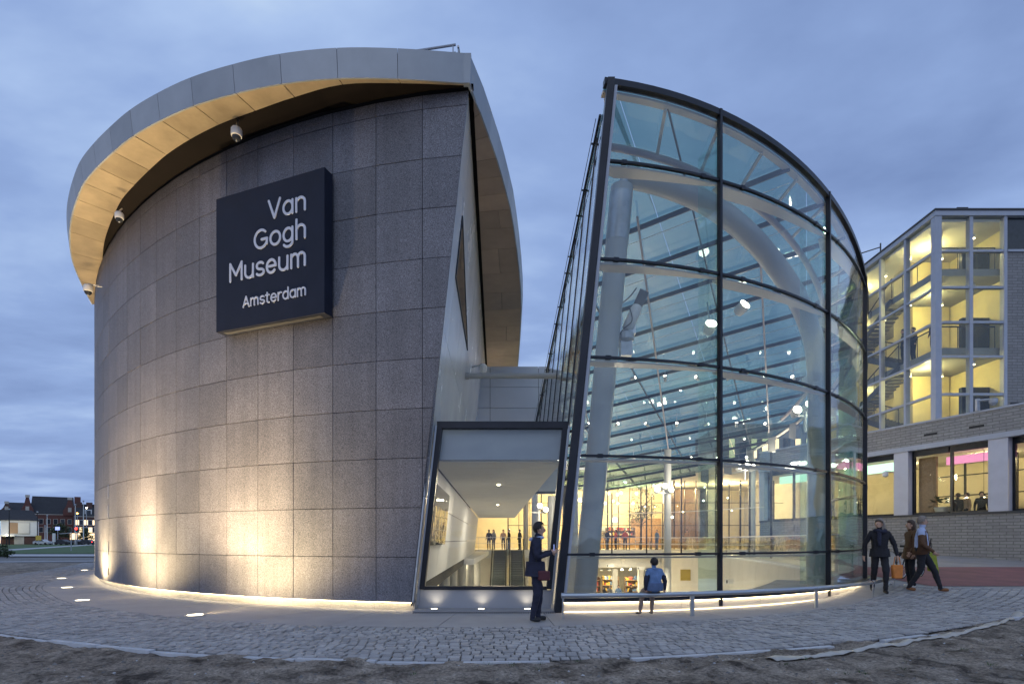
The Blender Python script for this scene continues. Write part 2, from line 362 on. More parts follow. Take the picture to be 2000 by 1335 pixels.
def at(px, py, Y): return Vector(((px - 1000) / F * Y, Y, CAMZ + (HZ - py) / F * Y))
def lamp(kind, name, loc, energy, color=(1, .85, .6), parent=None, size=.1, rot=None, spot=None, blend=1., target=None, spread=None, sy=None):
    l = bpy.data.lights.new(name, kind); l.energy = energy; l.color = color
    if kind in ('POINT', 'SPOT'): l.shadow_soft_size = size
    if kind == 'SPOT': l.spot_size = spot; l.spot_blend = blend
    if kind == 'AREA':
        l.size = size
        if sy: l.shape = 'RECTANGLE'; l.size_y = sy
        if spread: l.spread = spread
    o = bpy.data.objects.new(name, l); C.objects.link(o); o.location = loc
    if target is not None: o.rotation_euler = (Vector(target) - Vector(loc)).to_track_quat('-Z', 'Y').to_euler()
    elif rot: o.rotation_euler = rot
    if parent: o.parent = parent
    return o
def clip(poly, a, b, c):
    """keep the part of a 2-D polygon with a*x+b*y<=c"""
    outp = []
    for i in range(len(poly)):
        p, q = poly[i], poly[(i + 1) % len(poly)]; dp = a * p[0] + b * p[1] - c; dq = a * q[0] + b * q[1] - c
        if dp <= 0: outp.append(p)
        if dp * dq < 0: t = dp / (dp - dq); outp.append((p[0] + (q[0] - p[0]) * t, p[1] + (q[1] - p[1]) * t))
    return outp
def smooth01(a, b, x): t = min(1, max(0, (x - a) / (b - a))); return t * t * (3 - 2 * t)
def gz(x, y): return .05 * min(max(0, y - 10.6), 22) * smooth01(5.5, 9.5, x)
def spline(pts, n):
    """Catmull-Rom through 2-D or 3-D points"""
    P = [Vector(p) for p in pts]; P = [P[0] * 2 - P[1]] + P + [P[-1] * 2 - P[-2]]; o = []
    for i in range(1, len(P) - 2):
        for k in range(n):
            t = k / n; a, b, c, d = P[i - 1:i + 3]
            o.append(.5 * ((2 * b) + (c - a) * t + (2 * a - 5 * b + 4 * c - d) * t * t + (3 * b - a - 3 * c + d) * t ** 3))
    o.append(P[-2]); return o

# ------------------------------------------------------------------ plan curves of the two buildings
class Plan:
    """curve by arc length: heading(s) integrates to points; sgn = -1 runs to the left"""
    def __init__(s, x, y, t0, k0, k1, sgn, s0, s1, kend=None, s_end=None, ds=.05):
        s.ds = ds; s.s0 = s0; g = lambda q: t0 + k0 * q + k1 * q * q
        def head(q):
            if s_end is not None and q > s_end: return g(s_end) + kend * (q - s_end)
            return g(q)
        pos = [(x, y)]; q = 0; X, Y = x, y
        while q < s1: t = head(q + ds / 2); X += sgn * math.cos(t) * ds; Y += math.sin(t) * ds; q += ds; pos.append((X, Y))
        neg = []; q = 0; X, Y = x, y
        while q > s0: t = head(q - ds / 2); X -= sgn * math.cos(t) * ds; Y -= math.sin(t) * ds; q -= ds; neg.append((X, Y))
        s.p = neg[::-1] + pos; s.off = len(neg); s.sgn = sgn; s.head = head
    def pt(s, q, out=0.):
        i = q / s.ds + s.off; i0 = max(0, min(len(s.p) - 2, int(math.floor(i)))); f = i - i0; a, b = s.p[i0], s.p[i0 + 1]
        x = a[0] + (b[0] - a[0]) * f; y = a[1] + (b[1] - a[1]) * f
        nx, ny = s.nrm(q); return (x + nx * out, y + ny * out)
    def nrm(s, q):
        t = s.head(q); return (s.sgn * math.sin(t), -math.cos(t))      # outward (towards the camera side)
    def tan(s, q):
        t = s.head(q); return (s.sgn * math.cos(t), math.sin(t))
DR = Plan(-1.714, 10.373, .1632, .06653, -.001226, -1, -2.0, 30, .03, 17)
PV = Plan(4.142, 10.842, .3553, .09304, -.002402, 1, -5.0, 34, .085, 9)
def XL(y, z): return -1.888 + .1092 * (z - .157) - .029 * (y - 10.37)
def XR(y, z): return .94 + .1 * (z - 1.06) - .029 * (y - 10.19)
def s_edge(z):
    lo, hi = -2., 1.
    for _ in range(40):
        m = (lo + hi) / 2; x, y = DR.pt(m)
        if x > XL(y, z): lo = m
        else: hi = m
    return (lo + hi) / 2
def s_left(z):
    lo, hi = -5., 0.
    for _ in range(40):
        m = (lo + hi) / 2; x, y = PV.pt(m)
        if x < XR(y, z): lo = m
        else: hi = m
    return (lo + hi) / 2
def roofz(y): return 12.59 - .25 * y
# ================================================================== GROUND
INN = [(-23.0, 33), (-20.0, 27), (-17.6, 22), (-14.2, 16.5), (-11.65, 13.7), (-9.35, 11.6), (-7.07, 10.2), (-4.8, 9.13), (-2.43, 8.59), (.4, 8.57), (3.04, 9.2), (4.9, 10.0), (7.5, 11.7), (9.4, 13.4), (10.3, 14.4)]
OUT = [(-25.2, 32), (-22.0, 26.3), (-19.2, 20.6), (-16.6, 15.5), (-13.6, 12.2), (-11.0, 9.95), (-8.2, 8.35), (-5.3, 7.1), (-2.5, 6.35), (.5, 6.25), (3.6, 6.98), (6.0, 8.0), (8.9, 9.65), (11.6, 11.45), (13.9, 13.4)]
NI = 40
INS = spline(INN, NI); OUS = spline(OUT, NI)
FOOT = [DR.pt(s) for s in [25 - i * .5 for i in range(50)]] + [(-1.9, 10.4), (.85, 10.2)] + [PV.pt(-3 + i * .5) for i in range(36)] + [(15.5, 33), (16, 40), (26, 44), (26, 62), (-24, 62)]
def inside(p, poly):
    x, y = p; c = False; n = len(poly)
    for i in range(n):
        x1, y1 = poly[i]; x2, y2 = poly[(i + 1) % n]
        if (y1 > y) != (y2 > y) and x < (x2 - x1) * (y - y1) / (y2 - y1) + x1: c = not c
    return c
def grid(name, xs, ys, zf, mat, hole=None, keep=None, smooth=True):
    v = [(x, y, zf(x, y)) for y in ys for x in xs]; nx = len(xs); f = []
    ins = [inside((x, y), hole) for y in ys for x in xs] if hole else None
    for j in range(len(ys) - 1):
        for i in range(nx - 1):
            q = (j * nx + i, j * nx + i + 1, (j + 1) * nx + i + 1, (j + 1) * nx + i)
            if hole and all(ins[k] for k in q): continue
            if keep and not keep((xs[i] + xs[i + 1]) / 2, (ys[j] + ys[j + 1]) / 2): continue
            f.append(q)
    me = bpy.data.meshes.new(name); me.from_pydata(v, [], f); me.materials.append(M[mat])
    if smooth: me.polygons.foreach_set('use_smooth', [True] * len(f))
    o = bpy.data.objects.new(name, me); C.objects.link(o); return o
def rng(a, b, n): return [a + (b - a) * i / n for i in range(n + 1)]
gx = [-1500, -700, -350, -180] + rng(-100, -24, 19) + rng(-22, 30, 65) + [40, 60, 90, 150, 300, 700, 1500]
gy = [-1200, -500, -200, -80, -30, -10] + rng(-4, 40, 55) + rng(44, 84, 10) + [100, 130, 180, 260, 400, 800, 1500]
def base_z(x, y): return gz(x, y) - .16
struct(tag(grid('ground', gx, gy, base_z, 'gravel', FOOT), None, None))
# sand and dirt in front, with real relief
def dirt_z(x, y):
    h = noise.fractal(Vector((x * .8, y * .8, 3.1)), 1.0, 2.0, 4) * .030
    h += noise.fractal(Vector((x * 3.2, y * 4.2, 9.7)), .9, 2.0, 5) * .030
    h += max(0, noise.noise(Vector((x * 1.1, y * 2.4, 5.5))) - .25) * .05
    return gz(x, y) - .028 + h
dx = rng(-11, 15, 520); dy = rng(4.3, 12.2, 170)
OUP = [(p.x, p.y) for p in OUS]
hole2 = OUP + [(16, 40), (-30, 40)]
struct(grid('dirt', dx, dy, dirt_z, 'dirt', hole2))
struct(grid('dirt_field', rng(-60, 30, 90), rng(-12, 4.6, 20), lambda x, y: gz(x, y) - .075, 'dirt'))
struct(grid('dirt_verge', rng(-60, -8, 40), rng(4.2, 34, 40), lambda x, y: -.085, 'dirt', hole2))
# far left: gravel strip, kerb line, path, lawn, road
def sheet(name, poly, z, mat):
    m = MB(); m.face([(x, y, z) for x, y in poly]); return struct(m.build(name, mat))
sheet('kerb_line', [(-60, 26.6), (-26.5, 37.3), (-26.5, 37.9), (-60, 27.2)], -.07, 'kerb_white')
sheet('footpath', [(-140, 47), (-20, 47), (-20, 54), (-140, 54)], -.075, 'path_pale')
sheet('lawn', [(-400, 56), (-20, 56), (-20, 166), (-400, 166)], -.07, 'grass')
sheet('park_path', [(-63, 62), (-60, 62), (-121, 160), (-125, 160)], -.062, 'path_pale')
sheet('road', [(-500, 168), (60, 168), (60, 190), (-500, 190)], -.07, 'asphalt')
# right: grey pavement and the red cycle path climbing towards the brick building
def sgrid(name, x0, x1, y0, y1, dz, mat, keep=None, hole=None): return struct(grid(name, rng(x0, x1, 44), rng(y0, y1, 44), lambda x, y: gz(x, y) + dz, mat, hole, keep))
sgrid('pavement_grey', 8.0, 34, 10.5, 46, -.02, 'grey_paving', hole=FOOT + [], keep=lambda x, y: y > 13.2 or x < 9)
sgrid('cycle_path', 10.9, 34, 14.1, 19.0, -.008, 'red_asphalt')
# smooth concrete walk: slabs laid round the buildings
walk = MB()
walkroot = empty('walkway', None); walkroot['kind'] = 'structure'
def inner_of(i):
    p = INS[i]; d = (Vector((0, 22)) - Vector((p.x, p.y))).normalized(); return Vector((p.x, p.y)) + d * 3.0
step = 26
for a in range(0, len(INS) - 1, step):
    b = min(a + step, len(INS) - 1); A = []; B = []
    n = b - a
    for k in range(0, n + 1, 2):
        i = a + k; e = .0
        p = INS[i]; q = inner_of(i); mid = Vector((p.x, p.y)).lerp(q, .5)
        A.append((p.x, p.y, gz(p.x, p.y))); B.append((q.x, q.y, gz(q.x, q.y)))
    if len(A) > 1:
        d = Vector(A[1]) - Vector(A[0]); d = d.normalized() * .006
        A[0] = tuple(Vector(A[0]) + d); B[0] = tuple(Vector(B[0]) + d); A[-1] = tuple(Vector(A[-1]) - d); B[-1] = tuple(Vector(B[-1]) - d)
        m = MB(); m.slab(A, B, (0, 0, -.08)); m.build('paving_slab', 'concrete_walk', walkroot)
one(lambda m: m.loft([(p.x, p.y, gz(p.x, p.y) - .05) for p in INS[::4]], [(inner_of(i).x, inner_of(i).y, -.05) for i in range(0, len(INS), 4)]), 'joint_bed', 'cobble_bed', walkroot)
# cobbles
cob_root = empty('cobbled_path', None); cob_root['kind'] = 'structure'
one(lambda m: m.loft([(p.x, p.y, gz(p.x, p.y) - .022) for p in INS[::4]], [(p.x, p.y, gz(p.x, p.y) - .022) for p in OUS[::4]]), 'bed', 'cobble_bed', cob_root)
NR = 18
stones = []
for r in range(NR):
    t0 = (r + .075) / NR; t1 = (r + .925) / NR
    crv = [INS[i].lerp(OUS[i], (t0 + t1) / 2) for i in range(len(INS))]
    cum = [0]
    for i in range(1, len(crv)): cum.append(cum[-1] + (crv[i] - crv[i - 1]).length)
    s = random.uniform(0, .1); j = 0
    def loc(s, t):
        lo, hi = 0, len(cum) - 1
        while hi - lo > 1:
            m_ = (lo + hi) // 2
            if cum[m_] <= s: lo = m_
            else: hi = m_
        f = (s - cum[lo]) / max(1e-6, cum[hi] - cum[lo]); a = INS[lo].lerp(INS[hi], f); b = OUS[lo].lerp(OUS[hi], f); return a.lerp(b, t)
    while s < cum[-1] - .3:
        wd = random.uniform(.105, .165); g = .014
        q = [loc(s + g, t0), loc(s + wd, t0), loc(s + wd, t1), loc(s + g, t1)]
        cxy = (q[0] + q[2]) / 2
        if cxy.y > 3 and abs(cxy.x) < cxy.y * 1.15 + 1: stones.append((cxy, q))
        s += wd + random.uniform(0, .006)
def stone_geo(q, c):
    """cushion-topped granite sett: bottom ring, shoulder ring, top ring"""
    zt = gz(c.x, c.y) + random.uniform(-.008, .010); tl = (random.uniform(-.03, .03), random.uniform(-.03, .03))
    rings = []
    for sc_, dz in ((1.0, -.03), (.97, -.006), (.80, .0)):
        rg = []
        for p in q:
            d = p - c; x = c.x + d.x * sc_; y = c.y + d.y * sc_
            rg.append((x + random.uniform(-.004, .004), y + random.uniform(-.004, .004), zt + dz + d.x * tl[0] + d.y * tl[1]))
        rings.append(rg)
    v = rings[0] + rings[1] + rings[2]; f = [(8, 9, 10, 11)]
    for k in (0, 4):
        for i in range(4): f.append((k + i, k + (i + 1) % 4, k + 4 + (i + 1) % 4, k + 4 + i))
    return v, f
stones.sort(key=lambda s: s[0].length)
SV, SF, ST = [], [], []
for i, (c, q) in enumerate(stones):
    v, f = stone_geo(q, c)
    if i < 300:
        me = bpy.data.meshes.new('cobblestone'); me.from_pydata(v, [], f); me.materials.append(M['cobble']); me.attributes.new('tint', 'FLOAT', 'POINT').data.foreach_set('value', [random.uniform(.80, 1.14)] * len(v))
        o = bpy.data.objects.new('cobblestone', me); C.objects.link(o); o.parent = cob_root
    else:
        b = len(SV); SV += v; ST += [random.uniform(.80, 1.14)] * len(v); SF += [tuple(k + b for k in ff) for ff in f]
me = bpy.data.meshes.new('cobblestones'); me.from_pydata(SV, [], SF); me.attributes.new('tint', 'FLOAT', 'POINT').data.foreach_set('value', ST); me.materials.append(M['cobble'])
bm = bmesh.new(); bm.from_mesh(me); bmesh.ops.recalc_face_normals(bm, faces=bm.faces); bm.to_mesh(me); bm.free()
o = bpy.data.objects.new('cobblestones', me); C.objects.link(o); o.parent = cob_root; o['kind'] = 'stuff'
# edging kerb, partly buried in the sand
kerb = empty('edge_kerb', None); kerb['kind'] = 'structure'
cum = 0; k0 = 0
for i in range(1, len(OUS)):
    cum += (OUS[i] - OUS[i - 1]).length
    if cum > .95:
        a, b = OUS[k0], OUS[i]
        if a.y < 13.5 and abs(a.x) < 14:
            d = (b - a).normalized(); n = Vector((d.y, -d.x)); a2 = a + d * .012
            z = gz(a.x, a.y) + random.choice((-.05, -.02, -.012, -.004, .002)); a2 = a2 + n * random.uniform(-.006, .006)
            m = MB(); P = [a2 + n * .02, b + n * .02, b + n * .10, a2 + n * .10]
            m.hexa([(p.x, p.y, z - .12) for p in P] + [(p.x, p.y, z) for p in P]); m.build('kerbstone', 'kerb_white', kerb)
        k0 = i; cum = 0
# torn strip of plastic sheeting lying along the kerb
def strip():
    path = spline([at(1505, 1288, 6.2).xy, at(1600, 1278, 6.5).xy, at(1700, 1264, 6.95).xy, at(1790, 1250, 7.45).xy, at(1880, 1232, 8.2).xy, at(1950, 1216, 8.95).xy, at(1992, 1200, 9.9).xy], 14)
    m = MB(); rows = []
    for i, p in enumerate(path):
        d = (path[min(i + 1, len(path) - 1)] - path[max(0, i - 1)]).normalized(); n = Vector((d.y, -d.x)); wd = (.10 + .035 * math.sin(i * .4)) * (1.8 if i < 9 else 1); row = []
        for k in range(7):
            q = p + n * wd * (k / 6 - .5); z = dirt_z(q.x, q.y) + .018 + .020 * noise.noise(Vector((q.x * 7, q.y * 7, 1))) + .022 * math.sin(k / 6 * PI)
            row.append((q.x, q.y, z))
        rows.append(row)
    for a, b in zip(rows, rows[1:]):
        for k in range(6):
            m.face((a[k], a[k + 1], b[k + 1], b[k]))
    o = m.build('plastic_strip', 'plastic_sheet', None, True); md = o.modifiers.new('thick', 'SOLIDIFY'); md.thickness = .004
    tag(o, 'long crumpled strip of pale plastic sheeting lying on the sand along the kerb', 'plastic strip')
strip()
# stones and clods scattered on the sand
def clods():
    m = MB(); rnd = random.Random(3)
    for _ in range(3200):
        y = rnd.uniform(5.0, 9.2); x = rnd.uniform(-1, 1) * y
        if inside((x, y), hole2): continue
        r = rnd.uniform(.006, .02) * (2.0 if rnd.random() < .06 else 1); z = dirt_z(x, y)
        cm = 0 if rnd.random() < .55 else (1 if rnd.random() < .93 else 2); b = len(m.v); ax = [rnd.uniform(.6, 1.4) for _ in range(3)]
        for p in ((1, 0, 0), (0, 1, 0), (-1, 0, 0), (0, -1, 0), (0, 0, .7), (0, 0, -.6)):
            m.v.append((x + p[0] * r * ax[0] + rnd.uniform(-.2, .2) * r, y + p[1] * r * ax[1], z + p[2] * r * ax[2]))
        for f in ((0, 1, 4), (1, 2, 4), (2, 3, 4), (3, 0, 4), (1, 0, 5), (2, 1, 5), (3, 2, 5), (0, 3, 5)):
            m.f.append(tuple(b + k for k in f)); m.mi.append(cm)
    o = m.build('pebbles', ['dirt', 'gravel', 'kerb_white']); tag(o, 'small stones and clods strewn over the bare sand', 'pebbles', kind='stuff')
clods()
def tufts():
    m = MB(); rnd = random.Random(21)
    for _ in range(90):
        y = rnd.uniform(5.2, 8.2); x = rnd.uniform(-.2, 1) * y * .98
        if inside((x, y), hole2) or noise.noise(Vector((x * .9, y * .9, 2.2))) < .02: continue
        z = dirt_z(x, y)
        for b in range(rnd.randint(6, 14)):
            a = rnd.uniform(0, 6.3); r = rnd.uniform(0, .05); h_ = rnd.uniform(.015, .05); p0 = Vector((x + math.cos(a) * r, y + math.sin(a) * r, z - .005)); d = Vector((math.cos(a) * .02, math.sin(a) * .02, h_)); s = Vector((-math.sin(a), math.cos(a), 0)) * .004
            m.face((p0 - s, p0 + s, p0 + d))
    tag(m.build('grass_tufts', 'grass'), 'sparse green grass tufts sprouting from the sand', 'grass', kind='stuff')
tufts()

# ================================================================== DRUM (granite building)
drum = thing('museum_building', 'curved granite clad museum building with overhanging metal roof', 'building', (-6, 16, 0))
def dpar(o): o.parent = drum; o.matrix_parent_inverse = Matrix.Translation((6, -16, 0)); return o
def D3(s, z, out=0): x, y = DR.pt(s, out); return (x, y, z)
ROWS = [.157, 1.033] + [1.033 + .95 * k for k in range(1, 10)] + [9.85]
seb, set_ = s_edge(.157), s_edge(9.85)
ea = (set_ - seb) / (9.85 - .157)          # s_edge(z) ~ seb + ea*(z-.157)
GAP = .006
for ci in range(-1, 24):
    for ri in range(len(ROWS) - 1):
        poly = [(ci * .95 + GAP, ROWS[ri] + GAP), ((ci + 1) * .95 - GAP, ROWS[ri] + GAP), ((ci + 1) * .95 - GAP, ROWS[ri + 1] - GAP), (ci * .95 + GAP, ROWS[ri + 1] - GAP)]
        poly = clip(poly, -1, ea, -(seb - ea * .157))
        if len(poly) < 3: continue
        # insert mid points so that the slab follows the curve
        ss = sorted(set([round(p[0], 4) for p in poly])); jit = random.uniform(-.002, .002)
        fr = [D3(s, z, jit) for s, z in poly]; bk = [D3(s, z, -.04) for s, z in poly]
        m = MB(); n = len(poly); m.v = fr + bk; m.f = [tuple(range(n)), tuple(reversed(range(n, 2 * n)))] + [(k, n + k, n + (k + 1) % n, (k + 1) % n) for k in range(n)]; m.mi = [0] * len(m.f)
        dpar(m.build('granite_panel', 'granite'))
core = MB()
ss = [s_edge(0) + .05] + [i * .5 for i in range(1, 58)]
core.loft([D3(s, .162, -.045) for s in ss], [D3(s, 10.0, -.045) for s in ss])
core.face([D3(s_edge(.162) + .0, .162, -.045), D3(ss[0], .162, -.045), D3(ss[0], 10.0, -.045), D3(s_edge(10.) + .02, 10.0, -.045)])
core.loft([D3(s, .162, -.045) for s in ss], [D3(s, .162, -.6) for s in ss])
dpar(core.build('wall_core', 'joint'))
# plinth with concealed strip light under the cladding
for k in range(0, 26):
    a = k * .95 + .12 if k else s_edge(.05) ; b = (k + 1) * .95 + .12 - .006
    A = [D3(a + (b - a) * i / 3, 0, -.12) for i in range(4)]; B = [D3(a + (b - a) * i / 3, .158, -.12) for i in range(4)]
    m = MB(); nx, ny = DR.nrm((a + b) / 2); m.slab(A, B, (-nx * .2, -ny * .2, 0)); dpar(m.build('plinth_stone', 'plinth_stone'))
m = MB(); sl = [s_edge(.1) + .05 + i * .4 for i in range(62)]
m.slab([D3(s, .150, -.075) for s in sl], [D3(s, .150, -.05) for s in sl], (0, 0, .008)); dpar(m.build('strip_light', 'led_strip'))
# narrow grouted slots low on the far left of the wall
for z0, z1, mt in ((2.55, 2.95, 'steel'), (1.98, 2.35, 'steel'), (.95, 1.3, 'steel'), (.35, .55, 'black')):
    s = 11.40
    m = MB(); m.slab([D3(s, z0, .004), D3(s + .06, z0, .004)], [D3(s, z1, .004), D3(s + .06, z1, .004)], tuple(Vector((*DR.nrm(s), 0)) * .012)); dpar(m.build('wall_slot', mt))
# ---- roof: fascia, lit soffit ring, inner ring with the wall-side shade painted dark
ZS = 9.85
RO = [(-0.82, 10.09), (-2.1, 9.99), (-3.2, 9.98), (-4.28, 10.1), (-5.26, 10.32), (-6.22, 10.61), (-7.11, 10.98), (-7.95, 11.4), (-8.73, 11.88), (-9.46, 12.37), (-10.19, 12.92), (-10.86, 13.54), (-11.52, 14.21), (-12.19, 14.96), (-13.05, 16.05), (-13.6, 16.86), (-14.19, 17.85), (-14.66, 18.68), (-15.14, 19.58)]
def nearest_dr(p):
    best = None
    for i in range(0, 600):
        q = DR.pt(i * .05); d = (q[0] - p[0]) ** 2 + (q[1] - p[1]) ** 2
        if best is None or d < best[0]: best = (d, i * .05)
    return best[1]
RS = [nearest_dr(p) for p in RO]; RS[0] = s_edge(ZS)
GW = [.06, .11, .15, .33, .46, .54, .60, .66, .71, .75, .77, .78, .78, .77, .75, .72, .70, .5, .06]
RI = [tuple(Vector(p) + (Vector(DR.pt(s)) - Vector(p)).normalized() * g) for p, s, g in zip(RO, RS, GW)]; RI[0] = (-.83, 10.15)
roof = empty('roof', drum); roof.matrix_parent_inverse = Matrix.Translation((6, -16, 0))
def fine(P, k, n=4):
    c = spline(P, n); return c[k * n:(k + 1) * n + 1]
for k in range(len(RO) - 1):
    A = fine(RO, k); B = fine(RI, k); A = [p.copy() for p in A]; B = [p.copy() for p in B]
    g = .008
    for Lx in (A, B):
        d0 = (Lx[1] - Lx[0]).normalized() * g; d1 = (Lx[-1] - Lx[-2]).normalized() * g; Lx[0] = Lx[0] + d0; Lx[-1] = Lx[-1] - d1
    m = MB(); m.slab([(p.x, p.y, ZS) for p in A], [(p.x, p.y, ZS) for p in B], (0, 0, .05)); m.build('soffit_panel', 'soffit_metal', roof)
    A = fine(RO, k); d0 = (A[1] - A[0]).normalized() * .004; A[0] = A[0] + d0; A[-1] = A[-1] - d0
    lo, hi = [], []
    for i, p in enumerate(A):
        t = A[min(i + 1, len(A) - 1)] - A[max(i - 1, 0)]; n = Vector((-t.y, t.x)).normalized(); n = n if n.dot(Vector((p.x + 4, p.y - 22))) > 0 else -n
        lo.append((p.x + n.x * .01, p.y + n.y * .01, ZS - .015)); hi.append((p.x + n.x * .07, p.y + n.y * .07, 10.34))
    t = A[-1] - A[0]; n = Vector((-t.y, t.x)).normalized(); n = n if n.dot(Vector((A[0].x + 4, A[0].y - 22))) > 0 else -n
    m = MB(); m.slab(lo, hi, (-n.x * .03, -n.y * .03, 0)); m.build('fascia_panel', 'fascia_metal', roof)
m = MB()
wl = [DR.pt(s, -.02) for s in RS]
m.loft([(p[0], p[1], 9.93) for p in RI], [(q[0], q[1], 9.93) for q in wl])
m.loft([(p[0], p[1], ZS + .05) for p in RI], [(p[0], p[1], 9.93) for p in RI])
m.build('soffit_recess_shade', 'recess_shade_dark', roof)
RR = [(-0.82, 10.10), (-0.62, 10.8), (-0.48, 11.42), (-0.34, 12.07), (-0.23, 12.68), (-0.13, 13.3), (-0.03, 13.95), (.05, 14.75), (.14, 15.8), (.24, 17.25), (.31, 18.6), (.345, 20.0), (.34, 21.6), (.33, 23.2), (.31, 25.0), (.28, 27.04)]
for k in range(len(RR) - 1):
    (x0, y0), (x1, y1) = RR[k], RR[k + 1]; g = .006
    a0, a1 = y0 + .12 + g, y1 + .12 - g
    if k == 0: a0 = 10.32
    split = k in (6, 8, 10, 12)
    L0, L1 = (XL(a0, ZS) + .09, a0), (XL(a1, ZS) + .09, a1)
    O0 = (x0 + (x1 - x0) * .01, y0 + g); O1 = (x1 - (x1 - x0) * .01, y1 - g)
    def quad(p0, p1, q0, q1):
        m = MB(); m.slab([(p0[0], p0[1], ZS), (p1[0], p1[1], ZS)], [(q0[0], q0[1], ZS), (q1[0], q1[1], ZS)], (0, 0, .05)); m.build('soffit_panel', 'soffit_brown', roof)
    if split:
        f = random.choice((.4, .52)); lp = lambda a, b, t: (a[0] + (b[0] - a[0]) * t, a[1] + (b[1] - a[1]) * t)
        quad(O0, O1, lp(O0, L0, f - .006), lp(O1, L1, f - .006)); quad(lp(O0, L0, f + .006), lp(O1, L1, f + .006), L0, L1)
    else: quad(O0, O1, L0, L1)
    m = MB(); m.slab([(x0 + .008, y0 + .004, ZS - .015), (x1 + .008, y1 - .004, ZS - .015)], [(x0 + .06, y0 + .004, 10.34), (x1 + .06, y1 - .004, 10.34)], (-.03, 0, 0)); m.build('fascia_panel', 'fascia_metal', roof)
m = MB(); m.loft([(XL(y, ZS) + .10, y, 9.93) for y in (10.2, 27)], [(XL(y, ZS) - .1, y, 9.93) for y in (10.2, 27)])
m.loft([(XL(y, ZS) + .09, y, ZS + .045) for y in (10.2, 27)], [(XL(y, ZS) + .10, y, 9.93) for y in (10.2, 27)]); m.build('soffit_recess_shade', 'recess_shade_dark', roof)
top = [(x, y) for x, y in RR] + [(-4, 28), (-14, 24)] + list(reversed(RO))[1:-1]
m = MB(); m.hexa([(-.90, 10.06, ZS - .02), (-.78, 10.06, ZS - .02), (-.78, 10.16, ZS - .02), (-.90, 10.16, ZS - .02), (-.90, 10.016, 10.342), (-.755, 10.016, 10.342), (-.755, 10.16, 10.342), (-.90, 10.16, 10.342)]); m.build('fascia_corner', 'fascia_metal', roof)
m = MB(); m.face([(x, y, 10.30) for x, y in top]); m.face([(x, y, 9.945) for x, y in top]); m.build('roof_deck', 'roof_felt', roof)
# roof guard rails
for nm, pts in (('guard_rail', [(-2.9, 11.05), (-1.115, 10.75)]), ('guard_rail', [(-1.07, 10.78), (-.99, 12.6)])):
    m = MB()
    for z in (11.0, 11.16): m.tube([(pts[0][0], pts[0][1], z), (pts[1][0], pts[1][1], z)], .022, 8)
    for f in (.02, .35, .68, .97): x = pts[0][0] + (pts[1][0] - pts[0][0]) * f; y = pts[0][1] + (pts[1][1] - pts[0][1]) * f; m.tube([(x, y, 10.3), (x, y, 11.16)], .014, 8)
    m.build(nm, 'galv', roof)
# ---- white metal side wall facing the slot, with its triangular mirror windows
side = empty('side_wall', drum); side.matrix_parent_inverse = Matrix.Translation((6, -16, 0))
def S3(y, z, out=0): return (XL(y, z) + out, y, z)
yl = [10.36, 11.3, 13.4, 15.9, 18.4, 21.2, 24.3, 27.4]; zl = [0.16, 2.2, 3.72, 5.4, 6.9, 8.4, 9.84]
for i in range(len(yl) - 1):
    for j in range(len(zl) - 1):
        if j < 2 and i >= 1: continue
        a, b, c, d = yl[i] + .006, yl[i + 1] - .006, zl[j] + .006, zl[j + 1] - .006
        m = MB(); m.hexa([S3(a, c, -.03), S3(a, c, 0), S3(b, c, 0), S3(b, c, -.03), S3(a, d, -.03), S3(a, d, 0), S3(b, d, 0), S3(b, d, -.03)]); m.build('cladding_panel', 'white_metal', side)
m = MB(); m.face([S3(10.33, .1, -.035), S3(27.5, .1, -.035), S3(27.5, 9.95, -.035), S3(10.33, 9.95, -.035)]); m.build('backing', 'joint', side)
for tri in ([(11.33, 8.11), (15.86, 6.9), (11.33, 6.84)],):
    m = MB(); m.prism([S3(y, z, .004) for y, z in tri], (.012, 0, 0)); w_ = m.build('triangular_window', 'glass_mirror', side)
    m = MB()
    for a, b in zip(tri, tri[1:] + tri[:1]): m.beam(S3(*a, .012), S3(*b, .012), .03, .03)
    f = m.build('window_frame', 'black_frame', w_)
# concealed uplights along the plinth wash the soffit
for k in range(12):
    s = .3 + k * 1.45; x, y = DR.pt(s, .16); nx, ny = DR.nrm(s); ov = .62 + .75 * min(1, max(0, s - .5) / 5)
    lamp('AREA', 'soffit_uplight', (x, y, .04), 2.3, (1, .70, .34), size=.6, sy=.05, spread=math.radians(14), target=(x + nx * ov, y + ny * ov, 9.8))

